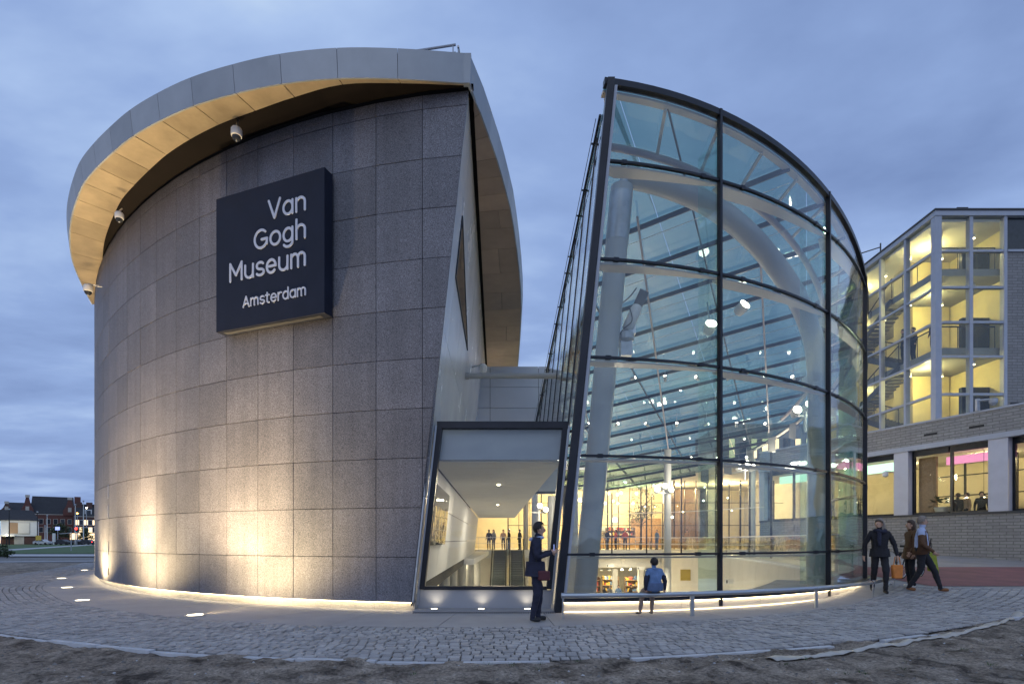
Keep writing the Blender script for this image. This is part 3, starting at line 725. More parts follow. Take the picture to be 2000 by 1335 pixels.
# ---- in-ground uplights in the walk
GL = [(165, 1113), (120, 1129), (131, 1147), (161, 1172), (381, 1201)]
for i, (px, py) in enumerate(GL):
    Y = CAMZ * F / (py - HZ); x = (px - 1000) / F * Y
    lab = ['flush round ground light farthest back, beside the drum wall', 'flush round ground light at far left, second from the back of the row', 'flush round ground light at the left, third from the back of the row', 'flush round ground light at the left, just behind the nearest one', 'flush round ground light nearest the camera in front of the granite wall'][i]
    t = thing('ground_light', lab, 'ground light', (x, Y, 0), 0, 'uplights set into the walk')
    m = MB(); m.lathe([(.17, .002), (.17, .012), (.135, .014), (.135, .004)], 24); m.build('bezel', 'steel', t, True)
    m = MB(); m.lathe([(.132, .006), (.12, .0125), (.01, .0135)], 24); m.build('lens', 'led_hot', t)
    q = DR.pt(nearest_dr((x, Y))); p = lamp('SPOT', 'flood', (x, Y, .06), 1150 if i > 1 else 620, (1, .74, .38), t, .05, None, math.radians(138), 1.0, target=None)
    p.parent = None; tgt = Vector((q[0], q[1], 2.4)); p.rotation_euler = (tgt - p.location).to_track_quat('-Z', 'Y').to_euler()
    if i in (1, 3, 4): lamp('SPOT', 'beam', (x, Y, .06), 2200 if i < 4 else 1700, (1, .70, .38), None, .05, None, math.radians(82), 1.0, target=(q[0] - 1.0, q[1] + .35, 3.2))
# two more floods round the curve, hidden behind the wall, are not built

# ---- dome cameras under the eaves
def dome_camera(label, loc, sc_=1., arm=None):
    t = thing('dome_camera', label, 'camera', loc, 0, 'dome cameras'); t.scale = (sc_,) * 3
    m = MB(); m.lathe([(.11, .0), (.155, .02), (.165, .10), (.16, .22), (.13, .27), (.05, .29)], 18); m.build('housing', 'white_paint', t, True)
    m = MB(); m.lathe([(.02, -.125), (.075, -.105), (.115, -.06), (.13, .0), (.13, .01)], 18); m.build('dome', 'pane_dark', t, True)
    m = MB(); m.lathe([(.02, -.132), (.03, -.128), (.035, -.12)], 12); m.build('lens', 'steel', t, True)
    m = MB()
    if arm: m.tube([(0, 0, .27), (0, 0, .33), arm], .028, 8)
    else: m.tube([(0, 0, .27), (0, 0, .55)], .03, 8)
    m.build('bracket', 'steel', t, True); return t
p = at(462, 262, 10.95); dome_camera('white dome camera hanging under the dark eaves above the sign', (p.x, p.y, p.z - .06), .66, (0, .1, .62))
p = at(233, 424, 13.1); dome_camera('small white dome camera under the eaves at the left of the drum', (p.x, p.y, p.z - .05), .58, (0.05, .1, .5))
p = at(172, 566, 16.3); dome_camera('white dome camera on a wall arm at the far left edge of the drum', (p.x, p.y, p.z - .06), .75, (.5, .35, .33))
t = thing('wall_camera', 'small white camera on the slot wall above the tube', 'camera', S3(17.6, 6.95, .05), 0)
one(lambda m: m.tube([(0, 0, 0), (.35, 0, .1)], .03, 8), 'bracket', 'galv', t); one(lambda m: m.lathe([(.05, -.2), (.11, -.12), (.12, .05), (.06, .1)], 12, (.38, 0, .0)), 'housing', 'white_paint', t, True)

# ================================================================== SIGN
SL = Vector((-6.27, 11.5)); SR = Vector((-3.63, 10.5)); SZ0, SZ1 = 5.755, 8.575
su = (SR - SL); SW = su.length; su = su / SW; sn = Vector((su.y, -su.x))        # sn points to the camera side
sign = thing('museum_sign', 'square dark sign board reading Van Gogh Museum Amsterdam in pale letters', 'sign', (SL.x, SL.y, SZ0), math.atan2(su.y, su.x))
SH = SZ1 - SZ0
m = MB(); m.box((0, 0, 0), (SW, .24, SH)); bo = m.build('board', 'sign_board', sign)
md = bo.modifiers.new('b', 'BEVEL'); md.width = .008; md.segments = 2
one(lambda m: m.box((.25, .24, .3), (SW - .25, .62, SH - .3)), 'mounting', 'black', sign)
one(lambda m: m.box((.15, .06, -.012), (SW - .15, .16, -.002)), 'edge_strip', 'dark_grey', sign)
def arc(cx_, cy_, rx, ry, a0, a1, n=14): return [(cx_ + rx * math.cos(math.radians(a0 + (a1 - a0) * i / n)), cy_ + ry * math.sin(math.radians(a0 + (a1 - a0) * i / n))) for i in range(n + 1)]
XH = .72
GLY = {  # strokes in cap-height units, advance width
 'V': ([[(0.05, 1), (.40, 0), (.75, 1)]], .80), 'A': ([[(0.03, 0), (.37, 1), (.71, 0)], [(.15, .30), (.59, .30)]], .74),
 'M': ([[(.06, 0), (.06, 1), (.45, .30), (.84, 1), (.84, 0)]], .90),
 'G': ([arc(.47, .5, .41, .5, 48, 360, 24)[:-1] + [(.88, .46)], [(.88, .46), (.52, .46)], [(.88, .46), (.86, .18)]], .92),
 'a': ([arc(.33, .36, .28, .36, 0, 360, 22), [(.61, .72), (.61, 0)]], .66),
 'n': ([[(.06, 0), (.06, .72)], arc(.32, .44, .26, .28, 180, 0, 14) + [(.58, 0)]], .64),
 'o': ([arc(.36, .36, .31, .36, 0, 360, 24)], .72),
 'g': ([arc(.33, .36, .28, .36, 0, 360, 22), [(.61, .72), (.61, -.05)] + arc(.33, -.05, .28, .25, 0, -150, 12)], .68),
 'h': ([[(.06, 0), (.06, 1.05)], arc(.32, .44, .26, .28, 180, 0, 14) + [(.58, 0)]], .64),
 'u': ([[(.06, .72)] + arc(.32, .28, .26, .28, 180, 360, 14) + [(.58, .72)], [(.58, .30), (.58, 0)]], .64),
 's': ([arc(.29, .53, .22, .19, 35, 270, 12) + arc(.29, .17, .24, .17, 90, -150, 14)], .55),
 'e': ([[(.07, .37), (.62, .37)] + arc(.345, .36, .28, .36, 0, 318, 22)], .68),
 'm': ([[(.06, 0), (.06, .72)], arc(.27, .47, .21, .25, 180, 0, 12) + [(.48, 0)], arc(.69, .47, .21, .25, 180, 0, 12) + [(.90, 0)]], .96),
 't': ([[(.18, .95), (.18, .16)] + arc(.34, .16, .16, .16, 180, 280, 6), [(.02, .72), (.38, .72)]], .44),
 'r': ([[(.06, 0), (.06, .72)], arc(.32, .42, .26, .30, 180, 70, 8)], .42),
 'd': ([arc(.33, .36, .28, .36, 0, 360, 22), [(.61, 1.05), (.61, 0)]], .66)}
def stroke(m, pts, w, y0, y1):
    """flat rounded ribbon, extruded from y0 (face) to y1"""
    for i in range(1, len(pts) - 1):
        a = (Vector(pts[i]) - Vector(pts[i - 1])).normalized(); b = (Vector(pts[i + 1]) - Vector(pts[i])).normalized()
        if a.dot(b) < .75: stroke(m, pts[:i + 1], w, y0, y1); stroke(m, pts[i:], w, y0 - .0007, y1); return
    n = len(pts); L_, R_ = [], []
    closed = (Vector(pts[0]) - Vector(pts[-1])).length < 1e-4
    for i in range(n):
        a = Vector(pts[i - 1 if i else (n - 2 if closed else 0)]); b = Vector(pts[i + 1 if i < n - 1 else (1 if closed else n - 1)]); d = (b - a).normalized(); nn = Vector((-d.y, d.x)); k = 1.
        if 0 < i < n - 1:
            d1 = (Vector(pts[i]) - a).normalized(); c_ = max(.35, abs(nn.dot(Vector((-d1.y, d1.x))))); k = 1 / c_
            if c_ < .8: k = min(k, 1.25)
        p = Vector(pts[i]); L_.append(p + nn * w / 2 * k); R_.append(p - nn * w / 2 * k)
    m.slab([(p.x, y0, p.y) for p in L_], [(p.x, y0, p.y) for p in R_], (0, y1 - y0, 0))
    if not closed:
        for e, o_ in ((0, 1), (n - 1, n - 2)):
            d = (Vector(pts[e]) - Vector(pts[o_])).normalized(); nn = Vector((-d.y, d.x)); P = []
            for k in range(9):
                a = -PI / 2 + PI * k / 8; q = Vector(pts[e]) + d * (math.cos(a) * w / 2) + nn * (math.sin(a) * w / 2); P.append((q.x, y0, q.y))
            m.prism(P, (0, y1 - y0, 0))
    for i in range(1, n - 1):                                     # round the corners
        a = (Vector(pts[i]) - Vector(pts[i - 1])).normalized(); b = (Vector(pts[i + 1]) - Vector(pts[i])).normalized()
        if a.dot(b) < .85:
            P = [(pts[i][0] + math.cos(2 * PI * k / 12) * w / 2, y0 - .0006, pts[i][1] + math.sin(2 * PI * k / 12) * w / 2) for k in range(12)]; m.prism(P, (0, y1 - y0, 0))
def text_line(txt, right, base, left, cap, wgt):
    adv = [GLY[c][1] for c in txt]; gap = .115
    tot = sum(adv) + gap * (len(txt) - 1); sx = (right - left) * SW / (tot * cap * SH)
    x = left * SW
    for c, a in zip(txt, adv):
        m = MB()
        for si, st in enumerate(GLY[c][0]):
            pts = [(x + p[0] * cap * SH * sx, (1 - base) * SH + p[1] * cap * SH) for p in st]; stroke(m, pts, wgt, -.012 - .0031 * si, .004)
        m.build('letter', 'sign_letter', sign); x += (a + gap) * cap * SH * sx
text_line('Van', .845, .258, .505, .128, .050)
text_line('Gogh', .845, .450, .372, .128, .050)
text_line('Museum', .845, .645, .136, .128, .050)
text_line('Amsterdam', .845, .853, .268, .074, .031)
# ================================================================== GLASS PAVILION
pav = thing('glass_pavilion', 'curved glass entrance pavilion with black frames and sloping glass roof', 'building', (5, 14, 0))
def ppar(o): o.parent = pav; o.matrix_parent_inverse = Matrix.Translation((-5, -14, 0)); return o
W = 3.7395
def P3(s, z, out=0): x, y = PV.pt(s, out); return (x, y, z)
PR = [.26, 1.09, 2.95, 4.81, 6.67, 8.53]
COLS = [None, 0, W, 2 * W, 3 * W, 4 * W, 5 * W]
def s_of(ci, u, z):
    a = s_left(z) + .05 if ci == 0 else COLS[ci]; b = COLS[ci + 1]; return a + (b - a) * u
for ci in range(6):
    for ri in range(6):
        fr, N_ = [], 8
        for j in (0, 1):
            row = []
            for i in range(N_ + 1):
                z = PR[ri + j] if ri + j < 6 else None
                if z is None:
                    s = s_of(ci, i / N_, 9.9); z = roofz(PV.pt(s)[1]) - .02
                else: s = s_of(ci, i / N_, z)
                row.append((s, z))
            fr.append(row)
        m = MB(); A = [P3(s, z) for s, z in fr[0]]; B = [P3(s, z) for s, z in fr[1]]
        m.loft(A, B); A2 = [P3(s, z, -.02) for s, z in fr[0]]; B2 = [P3(s, z, -.02) for s, z in fr[1]]; m.loft(B2, A2)
        ppar(m.build('glass_pane', 'glass', None, True))
for k in range(1, 7):
    s = COLS[k]; x, y = PV.pt(s); nx, ny = PV.nrm(s); tx, ty = PV.tan(s)
    m = MB(); a, b = Vector((x, y, .05)), Vector((x, y, roofz(y) + .05))
    m.beam(a + Vector((nx, ny, 0)) * .015, b + Vector((nx, ny, 0)) * .015, .054, .10, (nx, ny, 0)); ppar(m.build('mullion', 'black_frame'))
    m = MB(); m.hexa([P3(s - .012, .3, -.06), P3(s + .012, .3, -.06), P3(s + .012, .3, -.62), P3(s - .012, .3, -.62)] + [P3(s - .012, roofz(y) - .5, -.06), P3(s + .012, roofz(y) - .5, -.06), P3(s + .012, roofz(y) - .5, -.62), P3(s - .012, roofz(y) - .5, -.62)])
    ppar(m.build('glass_fin', 'glass_fin'))
for ri in range(1, 6):
    z = PR[ri]
    for ci in range(5):
        sl = [s_of(ci, i / 8, z) for i in range(9)]; a, b = sl[0], sl[-1]
        m = MB(); m.slab([P3(s, z - .035, .03) for s in sl], [P3(s, z + .035, .03) for s in sl], (0, 0.0, 0)); m.v = []; m.f = []; m.mi = []
        for i in range(8): m.hexa([P3(sl[i], z - .022, -.03), P3(sl[i], z - .022, .03), P3(sl[i + 1], z - .022, .03), P3(sl[i + 1], z - .022, -.03), P3(sl[i], z + .022, -.03), P3(sl[i], z + .022, .03), P3(sl[i + 1], z + .022, .03), P3(sl[i + 1], z + .022, -.03)])
        for f in (.16, .84):
            q = a + (b - a) * f; m.hexa([P3(q - .05, z - .036, -.032), P3(q - .05, z - .036, .036), P3(q + .05, z - .036, .036), P3(q + .05, z - .036, -.032), P3(q - .05, z + .036, -.032), P3(q - .05, z + .036, .036), P3(q + .05, z + .036, .036), P3(q + .05, z + .036, -.032)])
        tr = ppar(m.build('transom', 'black_frame'))
        if ri >= 2 or ri == 1:
            m = MB(); dep = lambda u: .04 + (.30 if ri > 1 else .12) * (1 - u) ** .6 * min(1, .45 + u * 5)
            A = [P3(s, z - .045, -.032) for s in sl]; B = [P3(sl[i], z - .045, -.032 - dep(i / 8)) for i in range(9)]
            m.slab(A, B, (0, 0, -.03)); bk = m.build('bracket_plate', 'bracket_white', tr); bk.matrix_parent_inverse = tr.matrix_world.inverted() if False else Matrix.Identity(4)
# corner post leaning with the slot
def R3(y, z, dx=0): return Vector((XR(y, z) + dx, y, z))
ztop = roofz(10.2) - .02
m = MB()
def leanpost(m, y, x0, x1, d0, d1, z0, z1):
    m.hexa([R3(y + d0, z0, x0), R3(y + d0, z0, x1), R3(y + d1, z0, x1), R3(y + d1, z0, x0), R3(y + d0, z1, x0), R3(y + d0, z1, x1), R3(y + d1, z1, x1), R3(y + d1, z1, x0)])
leanpost(m, 10.2, -.04, .09, -.05, .12, .0, ztop); ppar(m.build('corner_post', 'black_frame'))
m = MB(); leanpost(m, 10.2, .105, .16, -.01, .10, .25, ztop - .12); ppar(m.build('inner_jamb', 'mullion_white'))
# roof edge beam along the curve, cream liner below it
sl = [s_left(9.9) - .08 + i * (20.1 - s_left(9.9)) / 70 for i in range(71)]
m = MB()
for i in range(70):
    a, b = sl[i], sl[i + 1]; za, zb = roofz(PV.pt(a)[1]), roofz(PV.pt(b)[1])
    m.hexa([P3(a, za - .07, -.08), P3(a, za - .07, .05), P3(b, zb - .07, .05), P3(b, zb - .07, -.08), P3(a, za + .05, -.08), P3(a, za + .05, .05), P3(b, zb + .05, .05), P3(b, zb + .05, -.08)])
ppar(m.build('roof_edge', 'black_frame'))
m = MB()
for i in range(70):
    a, b = sl[i], sl[i + 1]; za, zb = roofz(PV.pt(a)[1]), roofz(PV.pt(b)[1])
    m.hexa([P3(a, za - .13, -.22), P3(a, za - .13, -.085), P3(b, zb - .13, -.085), P3(b, zb - .13, -.22), P3(a, za - .085, -.22), P3(a, za - .085, -.085), P3(b, zb - .085, -.085), P3(b, zb - .085, -.22)])
ppar(m.build('roof_liner', 'bracket_white'))
# roof glass strips and purlins
ROOFP = [PV.pt(s, -.1) for s in sl] + [PV.pt(20 + i, -.1) for i in range(1, 13)]
ROOFP = [p for p in ROOFP if p[1] < 33] + [(XR(33, 4.4), 33), (XR(20, 7.6), 20), (XR(10.3, 10.), 10.3)]
pd = Vector((.879, -.477)); pn = Vector((.477, .879))
q = 12.0; QS = 1.38
while q < 34:
    if q < 12.1: poly = clip(ROOFP, pn.x, pn.y, q + QS - .01)
    else:
        poly = clip(clip(ROOFP, -pn.x, -pn.y, -(q + .01)), pn.x, pn.y, q + QS - .01)
    if len(poly) >= 3:
        ts = [p[0] * pd.x + p[1] * pd.y for p in poly]; t = math.floor(min(ts) / 3.2) * 3.2
        while t < max(ts):
            pp = clip(clip(poly, -pd.x, -pd.y, -(t + .008)), pd.x, pd.y, t + 3.2 - .008)
            if len(pp) >= 3:
                m = MB(); m.prism([(x, y, roofz(y)) for x, y in pp], (0, 0, -.02)); ppar(m.build('roof_pane', 'glass_roof'))
            t += 3.2
    # purlin line at q
    pts = []
    n = len(ROOFP)
    for i in range(n):
        a, b = ROOFP[i], ROOFP[(i + 1) % n]; da = a[0] * pn.x + a[1] * pn.y - q; db = b[0] * pn.x + b[1] * pn.y - q
        if da * db < 0: f = da / (da - db); pts.append((a[0] + (b[0] - a[0]) * f, a[1] + (b[1] - a[1]) * f))
    if len(pts) >= 2 and q > 13:
        a, b = sorted(pts)[0], sorted(pts)[-1]
        m = MB(); m.beam((a[0], a[1], roofz(a[1]) - .10), (b[0], b[1], roofz(b[1]) - .10), .035, .12); ppar(m.build('purlin', 'black_frame'))
        m = MB(); m.beam((a[0], a[1], roofz(a[1]) - .42), (b[0], b[1], roofz(b[1]) - .42), .012, .012)
        ppar(m.build('tie_rod', 'galv'))
    q += QS
for p0, p1 in (((3.0, 13.0), (8.5, 29)), ((6.2, 13.6), (11.6, 24.5)), ((1.6, 17), (5.0, 30))):
    m = MB(); m.beam((p0[0], p0[1], roofz(p0[1]) - .25), (p1[0], p1[1], roofz(p1[1]) - .25), .05, .05); ppar(m.build('brace', 'ring_beam'))
# side glass above the passage, top rail with clamps and wires
SY = [10.32, 11.3, 12.5, 13.9, 15.5, 17.3, 19.3, 21.5, 24.0]
for a, b in zip(SY, SY[1:]):
    m = MB(); m.hexa([R3(a + .01, 3.72, -.01), R3(a + .01, 3.72, .01), R3(b - .01, 3.72, .01), R3(b - .01, 3.72, -.01), R3(a + .01, roofz(a) - .05, -.01), R3(a + .01, roofz(a) - .05, .01), R3(b - .01, roofz(b) - .05, .01), R3(b - .01, roofz(b) - .05, -.01)])
    ppar(m.build('side_pane', 'glass'))
    m = MB(); m.beam(R3(b, 3.7), R3(b, roofz(b) - .05), .03, .05); ppar(m.build('side_mullion', 'black_frame'))
m = MB(); m.tube([R3(y, roofz(y) + .02, -.03) for y in (10.9, 14, 18, 24)], .028, 8)
for dxx in (-.10, .05): m.tube([R3(y, roofz(y) + .05, dxx) for y in (11.0, 14, 18, 24)], .008, 5)
for y in (11.5, 12.6, 13.3, 14.6, 15.2, 16.6, 17.4, 19, 20, 21.8): m.beam(R3(y, roofz(y) + .03, -.09), R3(y, roofz(y) + .03, .05), .03, .03)
ppar(m.build('top_rail', 'black_frame'))
# ring beam under the roof, struts to the edge
rb = [s_left(9.6) + .12 + i * .6 for i in range(32)]
def RB(s):
    x, y = PV.pt(s, -1.05); return Vector((x, y, roofz(y) - .16))
m = MB(); m.tube([RB(s) for s in rb], .075, 10); ppar(m.build('ring_beam', 'ring_beam', None, True))
for k in range(12):
    s = -2.4 + k * 1.25; x, y = PV.pt(s, -.15)
    m = MB(); m.beam((x, y, roofz(y) - .14), RB(s + .35), .06, .05); ppar(m.build('strut', 'bracket_white'))
# leaning column, portal arch, pillar
ca, cb = Vector((1.13, 11.4, -4.0)), Vector((2.31, 11.4, 8.75))
m = MB(); m.tube([ca, cb], .235, 24); ppar(m.build('leaning_column', 'tube_white', None, True))
m = MB(); m.tube([cb.lerp(ca, .012), cb.lerp(ca, .09)], .239, 24); m.tube([cb, cb + Vector((.05, 0, .16))], .10, 14); m.tube([cb + Vector((.05, 0, .16)), cb + Vector((.12, .25, .55))], .04, 8); ppar(m.build('column_head', 'galv', None, True))
arch = spline([at(1222, 345, 11.45), at(1300, 364, 11.7), at(1380, 397, 12.1), at(1450, 447, 12.6), at(1510, 512, 13.1), at(1560, 588, 13.6), at(1590, 670, 14.0), at(1598, 760, 14.2)], 8)
pb = arch[-1]; arch += [Vector((pb.x - .02, pb.y, 3.0)), Vector((pb.x - .1, pb.y, -4.0))]
m = MB(); m.tube(arch, [.20 + .04 * min(1, i / 20) for i in range(len(arch))], 24); ppar(m.build('portal_arch', 'tube_white', None, True))
i0 = 7
m = MB(); m.tube([arch[i0].lerp(arch[i0 + 1], .0), arch[i0].lerp(arch[i0 + 1], .25)], .212, 24); ppar(m.build('arch_flange', 'galv', None, True))
leaf = [at(1180, 336, 10.9), at(1172, 700, 10.75), at(1133, 880, 10.7), at(1128, 700, 10.6), at(1150, 500, 10.7), at(1165, 345, 10.7)]
m = MB(); m.beam(R3(10.6, 3.2, .19), R3(10.75, 8.5, .19), .025, .10); ppar(m.build('edge_blade', 'bracket_white'))
# base: dark sill, lit band, strip lights
for k in range(9):
    a = s_left(.1) + .12 if k == 0 else k * 2.0 - 2.9; b = (k + 1) * 2.0 - 2.9 - .006
    sl2 = [a + (b - a) * i / 5 for i in range(6)]
    m = MB(); m.slab([P3(s, .0, .02) for s in sl2], [P3(s, .185, .02) for s in sl2], tuple(-Vector((*PV.nrm((a + b) / 2), 0)) * .1)); ppar(m.build('base_panel', 'bracket_white'))
sl2 = [s_left(.2) + .1 + i * .35 for i in range(52)]
m = MB(); m.slab([P3(s, .20, -.06) for s in sl2], [P3(s, .20, .10) for s in sl2], (0, 0, .075)); ppar(m.build('sill', 'black_frame'))
m = MB(); m.slab([P3(s, .188, .035) for s in sl2], [P3(s, .188, .055) for s in sl2], (0, 0, .008)); ppar(m.build('strip_light', 'led_strip'))
m = MB(); m.slab([P3(s, .004, .028) for s in sl2], [P3(s, .012, .034) for s in sl2], (0, 0, .008)); ppar(m.build('floor_strip_light', 'led'))

# ---- bench rail in front of the glass
rail = thing('bench_rail', 'low stainless steel rail on flat posts along the lit pavilion base', 'handrail', (3, 10, 0))
def rpar(o): o.parent = rail; o.matrix_parent_inverse = Matrix.Translation((-3, -10, 0)); return o
rs = [s_left(.4) - .02 + i * .25 for i in range(40)]
OFF = .78
m = MB(); m.tube([P3(s, .40, OFF) for s in rs], .042, 12); rpar(m.build('rail', 'steel', None, True))
for s in (s_left(.4) + .0, -1.15, 1.75, 4.2, 6.3):
    x, y = PV.pt(s, OFF); t = Vector((*PV.tan(s), 0)); n = Vector((*PV.nrm(s), 0)); g = gz(x, y)
    m = MB(); m.beam((x, y, g), (x, y, .38), .085 if s > -2 else .03, .02, n); m.tube([(x - t.x * .03, y - t.y * .03, .40), (x + t.x * .03, y + t.y * .03, .40)], .048, 12); rpar(m.build('post', 'steel'))
x, y = PV.pt(6.6, .5); one(lambda m: m.tube([(x, y, .12), (x + .15, y - .05, .22), (x + .3, y + .05, .16)], .03, 8), 'end_loop', 'steel', None).parent = None
bpy.data.objects['end_loop'].parent = rail; bpy.data.objects['end_loop'].matrix_parent_inverse = Matrix.Translation((-3, -10, 0))

# ================================================================== ENTRANCE PASSAGE between the two
ent = thing('entrance_portal', 'dark framed glass entrance bay set in the slanted slot', 'entrance', (-.3, 10.7, 0))
def epar(o): o.parent = ent; o.matrix_parent_inverse = Matrix.Translation((.3, -10.7, 0)); return o
EY = 10.66
def E3(u, z, y=EY):
    a, b = XL(y, z) + .03, XR(y, z) - .06; return Vector((a + (b - a) * u, y, z))
def ebar(u0, z0, u1, z1, w_, d, nm='frame', mt='black_frame', y=EY):
    m = MB(); m.beam(E3(u0, z0, y), E3(u1, z1, y), w_, d, (0, 1, 0)); return epar(m.build(nm, mt))
ebar(.03, .40, .03, 3.66, .10, .14); ebar(.97, .40, .97, 3.66, .10, .14); ebar(.01, 3.61, .99, 3.61, .13, .15); ebar(.045, .425, .955, .425, .07, .12)
ebar(.998, .1, .998, 3.6, .05, .10, 'jamb', 'steel'); ebar(.005, .1, .005, 3.6, .05, .10, 'jamb', 'steel')
m = MB(); m.hexa([E3(.045, .46), E3(.955, .46), E3(.955, .46, EY + .02), E3(.045, .46, EY + .02), E3(.045, 3.56), E3(.955, 3.56), E3(.955, 3.56, EY + .02), E3(.045, 3.56, EY + .02)]); epar(m.build('glass_pane', 'glass_entry'))
m = MB(); m.hexa([E3(.02, 2.95, EY + .10), E3(.98, 2.95, EY + .10), E3(.98, 2.95, EY + .14), E3(.02, 2.95, EY + .14), E3(.02, 3.58, EY + .10), E3(.98, 3.58, EY + .10), E3(.98, 3.58, EY + .14), E3(.02, 3.58, EY + .14)]); epar(m.build('upper_panel', 'grey_metal_panel'))
m = MB(); m.hexa([E3(.0, .03, EY - .02), E3(1, .03, EY - .02), E3(1, .03, EY + .1), E3(.0, .03, EY + .1), E3(.0, .385, EY - .02), E3(1, .385, EY - .02), E3(1, .385, EY + .1), E3(.0, .385, EY + .1)]); epar(m.build('apron', 'grey_metal_panel'))
m = MB(); m.box((-1.86, 10.22, 0), (.86, EY - .02, .035)); epar(m.build('step', 'concrete_walk'))
m = MB()
for i in range(64): x = -1.85 + i * .042; m.box((x, 10.10, .001), (x + .022, 10.20, .012))
epar(m.build('drain_grate', 'dark_grey'))
for i, px in enumerate((848, 940, 1030)):
    Y = 10.42; x = (px - 1000) / F * Y
    t = thing('step_light', ['small round light in the entrance step, leftmost of three', 'small round light in the entrance step, middle of three', 'small round light in the entrance step by the walking man'][i], 'ground light', (x, Y, .035), 0, 'lights in the entrance step')
    m = MB(); m.lathe([(.085, .001), (.085, .008), (.07, .009)], 18); m.build('bezel', 'steel', t, True)
    m = MB(); m.lathe([(.066, .004), (.06, .010), (.005, .011)], 18); m.build('lens', 'led_hot', t)
    p = lamp('SPOT', 'flood', (x, Y, .07), 5, (1, .86, .62), None, .02, None, math.radians(110), 1., target=(x, Y + .22, .5))
# roof over the passage, white end wall
m = MB(); m.hexa([E3(.0, 3.50, EY + .2), E3(1, 3.50, EY + .2), E3(1, 3.50, 24), E3(0, 3.50, 24), E3(.0, 3.66, EY + .2), E3(1, 3.66, EY + .2), E3(1, 3.66, 24), E3(0, 3.66, 24)]); epar(m.build('passage_roof', 'white_panel'))
for i in range(3):
    for j in range(6):
        x0, x1 = [(-3.2, -.98), (-.96, 1.16), (1.18, 2.2)][i]; z0 = 3.5 + j * .92
        m = MB(); m.box((x0, 24.0, z0 + .008), (x1, 24.08, min(z0 + .92, 9.02) - .008)); epar(m.build('end_wall_panel', 'white_panel'))
m = MB(); m.box((-3.2, 24.05, 3.4), (2.2, 24.3, 8.95)); epar(m.build('end_wall_backing', 'dark_grey'))
for z, y in ((6.25, 16.2), (4.30, 15.2)):
    m = MB(); m.tube([(XL(y, z) + .0, y, z), (XR(y, z) + .1, y, z)], .085, 14); m.tube([(XL(y, z), y, z), (XL(y, z) + .12, y, z)], .11, 14); epar(m.build('cross_tube', 'tube_white', None, True))
# passage ceiling of lamellae and its side walls
for k in range(28):
    y0 = EY + .16 + k * 1.0; y1 = y0 + .985
    m = MB(); m.hexa([E3(.0, 2.92, y0), E3(.98, 2.92, y0), E3(.98, 2.92, y1), E3(0, 2.92, y1), E3(0, 2.95, y0), E3(.98, 2.95, y0), E3(.98, 2.95, y1), E3(0, 2.95, y1)]); epar(m.build('ceiling_panel', 'plaster'))
for i in range(9):
    y0 = EY + .15 + i * 3.1; y1 = y0 + 3.08
    for z0, z1 in ((.44, 1.30), (1.32, 2.12), (2.14, 2.90)):
        m = MB(); m.hexa([(XL(y0, z0) - .02, y0, z0), (XL(y0, z0), y0, z0), (XL(y1, z0), y1, z0), (XL(y1, z0) - .02, y1, z0), (XL(y0, z1) - .02, y0, z1), (XL(y0, z1), y0, z1), (XL(y1, z1), y1, z1), (XL(y1, z1) - .02, y1, z1)]); epar(m.build('inner_wall_panel', 'white_panel'))
m = MB(); m.hexa([(XL(11.5, 1.35) + .02, 11.5, 1.25), (XL(11.5, 1.35) + .08, 11.5, 1.25), (XL(14.6, 1.35) + .08, 14.6, 1.25), (XL(14.6, 1.35) + .02, 14.6, 1.25), (XL(11.5, 2.5) + .02, 11.5, 2.55), (XL(11.5, 2.5) + .08, 11.5, 2.55), (XL(14.6, 2.5) + .08, 14.6, 2.55), (XL(14.6, 2.5) + .02, 14.6, 2.55)])
tag(m.build('wall_screen', 'screen_glass'), 'glossy dark screen on the passage wall behind the entrance glass', 'screen')
for i, y in enumerate((15.2, 24)):
    x = (XL(y, 2.9) + XR(y, 2.9)) / 2
    m = MB(); m.lathe([(.045, 0), (.045, .03), (.03, .035)], 14, (x, y, 2.885)); epar(m.build('downlight', 'lamp_soft'))
    lamp('AREA', 'passage_light', (x, y, 2.86), 100, (1, .86, .64), None, .14, (0, 0, 0))

# ================================================================== INTERIOR
hall = thing('museum_hall', 'warmly lit hall inside the museum seen through the glass', 'hall', (4, 40, 0))
def hpar(o): o.parent = hall; o.matrix_parent_inverse = Matrix.Translation((-4, -40, 0)); return o
def hb(nm, lo, hi, mt): m = MB(); m.box(lo, hi); return hpar(m.build(nm, mt))
hb('lower_floor', (-9, 10.9, -4.1), (16, 60, -4.0), 'floor_pale')
hb('upper_floor', (-9, 45, .18), (25, 60, .5), 'floor_pale')
hb('back_wall', (-9, 58, .5), (25, 58.3, 7.5), 'plaster_warm')
hb('back_wall_lower', (-9, 57, -4.), (16, 57.2, .2), 'plaster_warm')
hb('hall_ceiling', (-9, 38, 6.6), (25, 60, 6.9), 'plaster')
hb('left_wall', (-9.2, 22, -4), (-9, 58, 6.6), 'plaster')
hb('front_wall_lower', (-9, 10.75, -4), (13, 10.9, -.1), 'plaster')
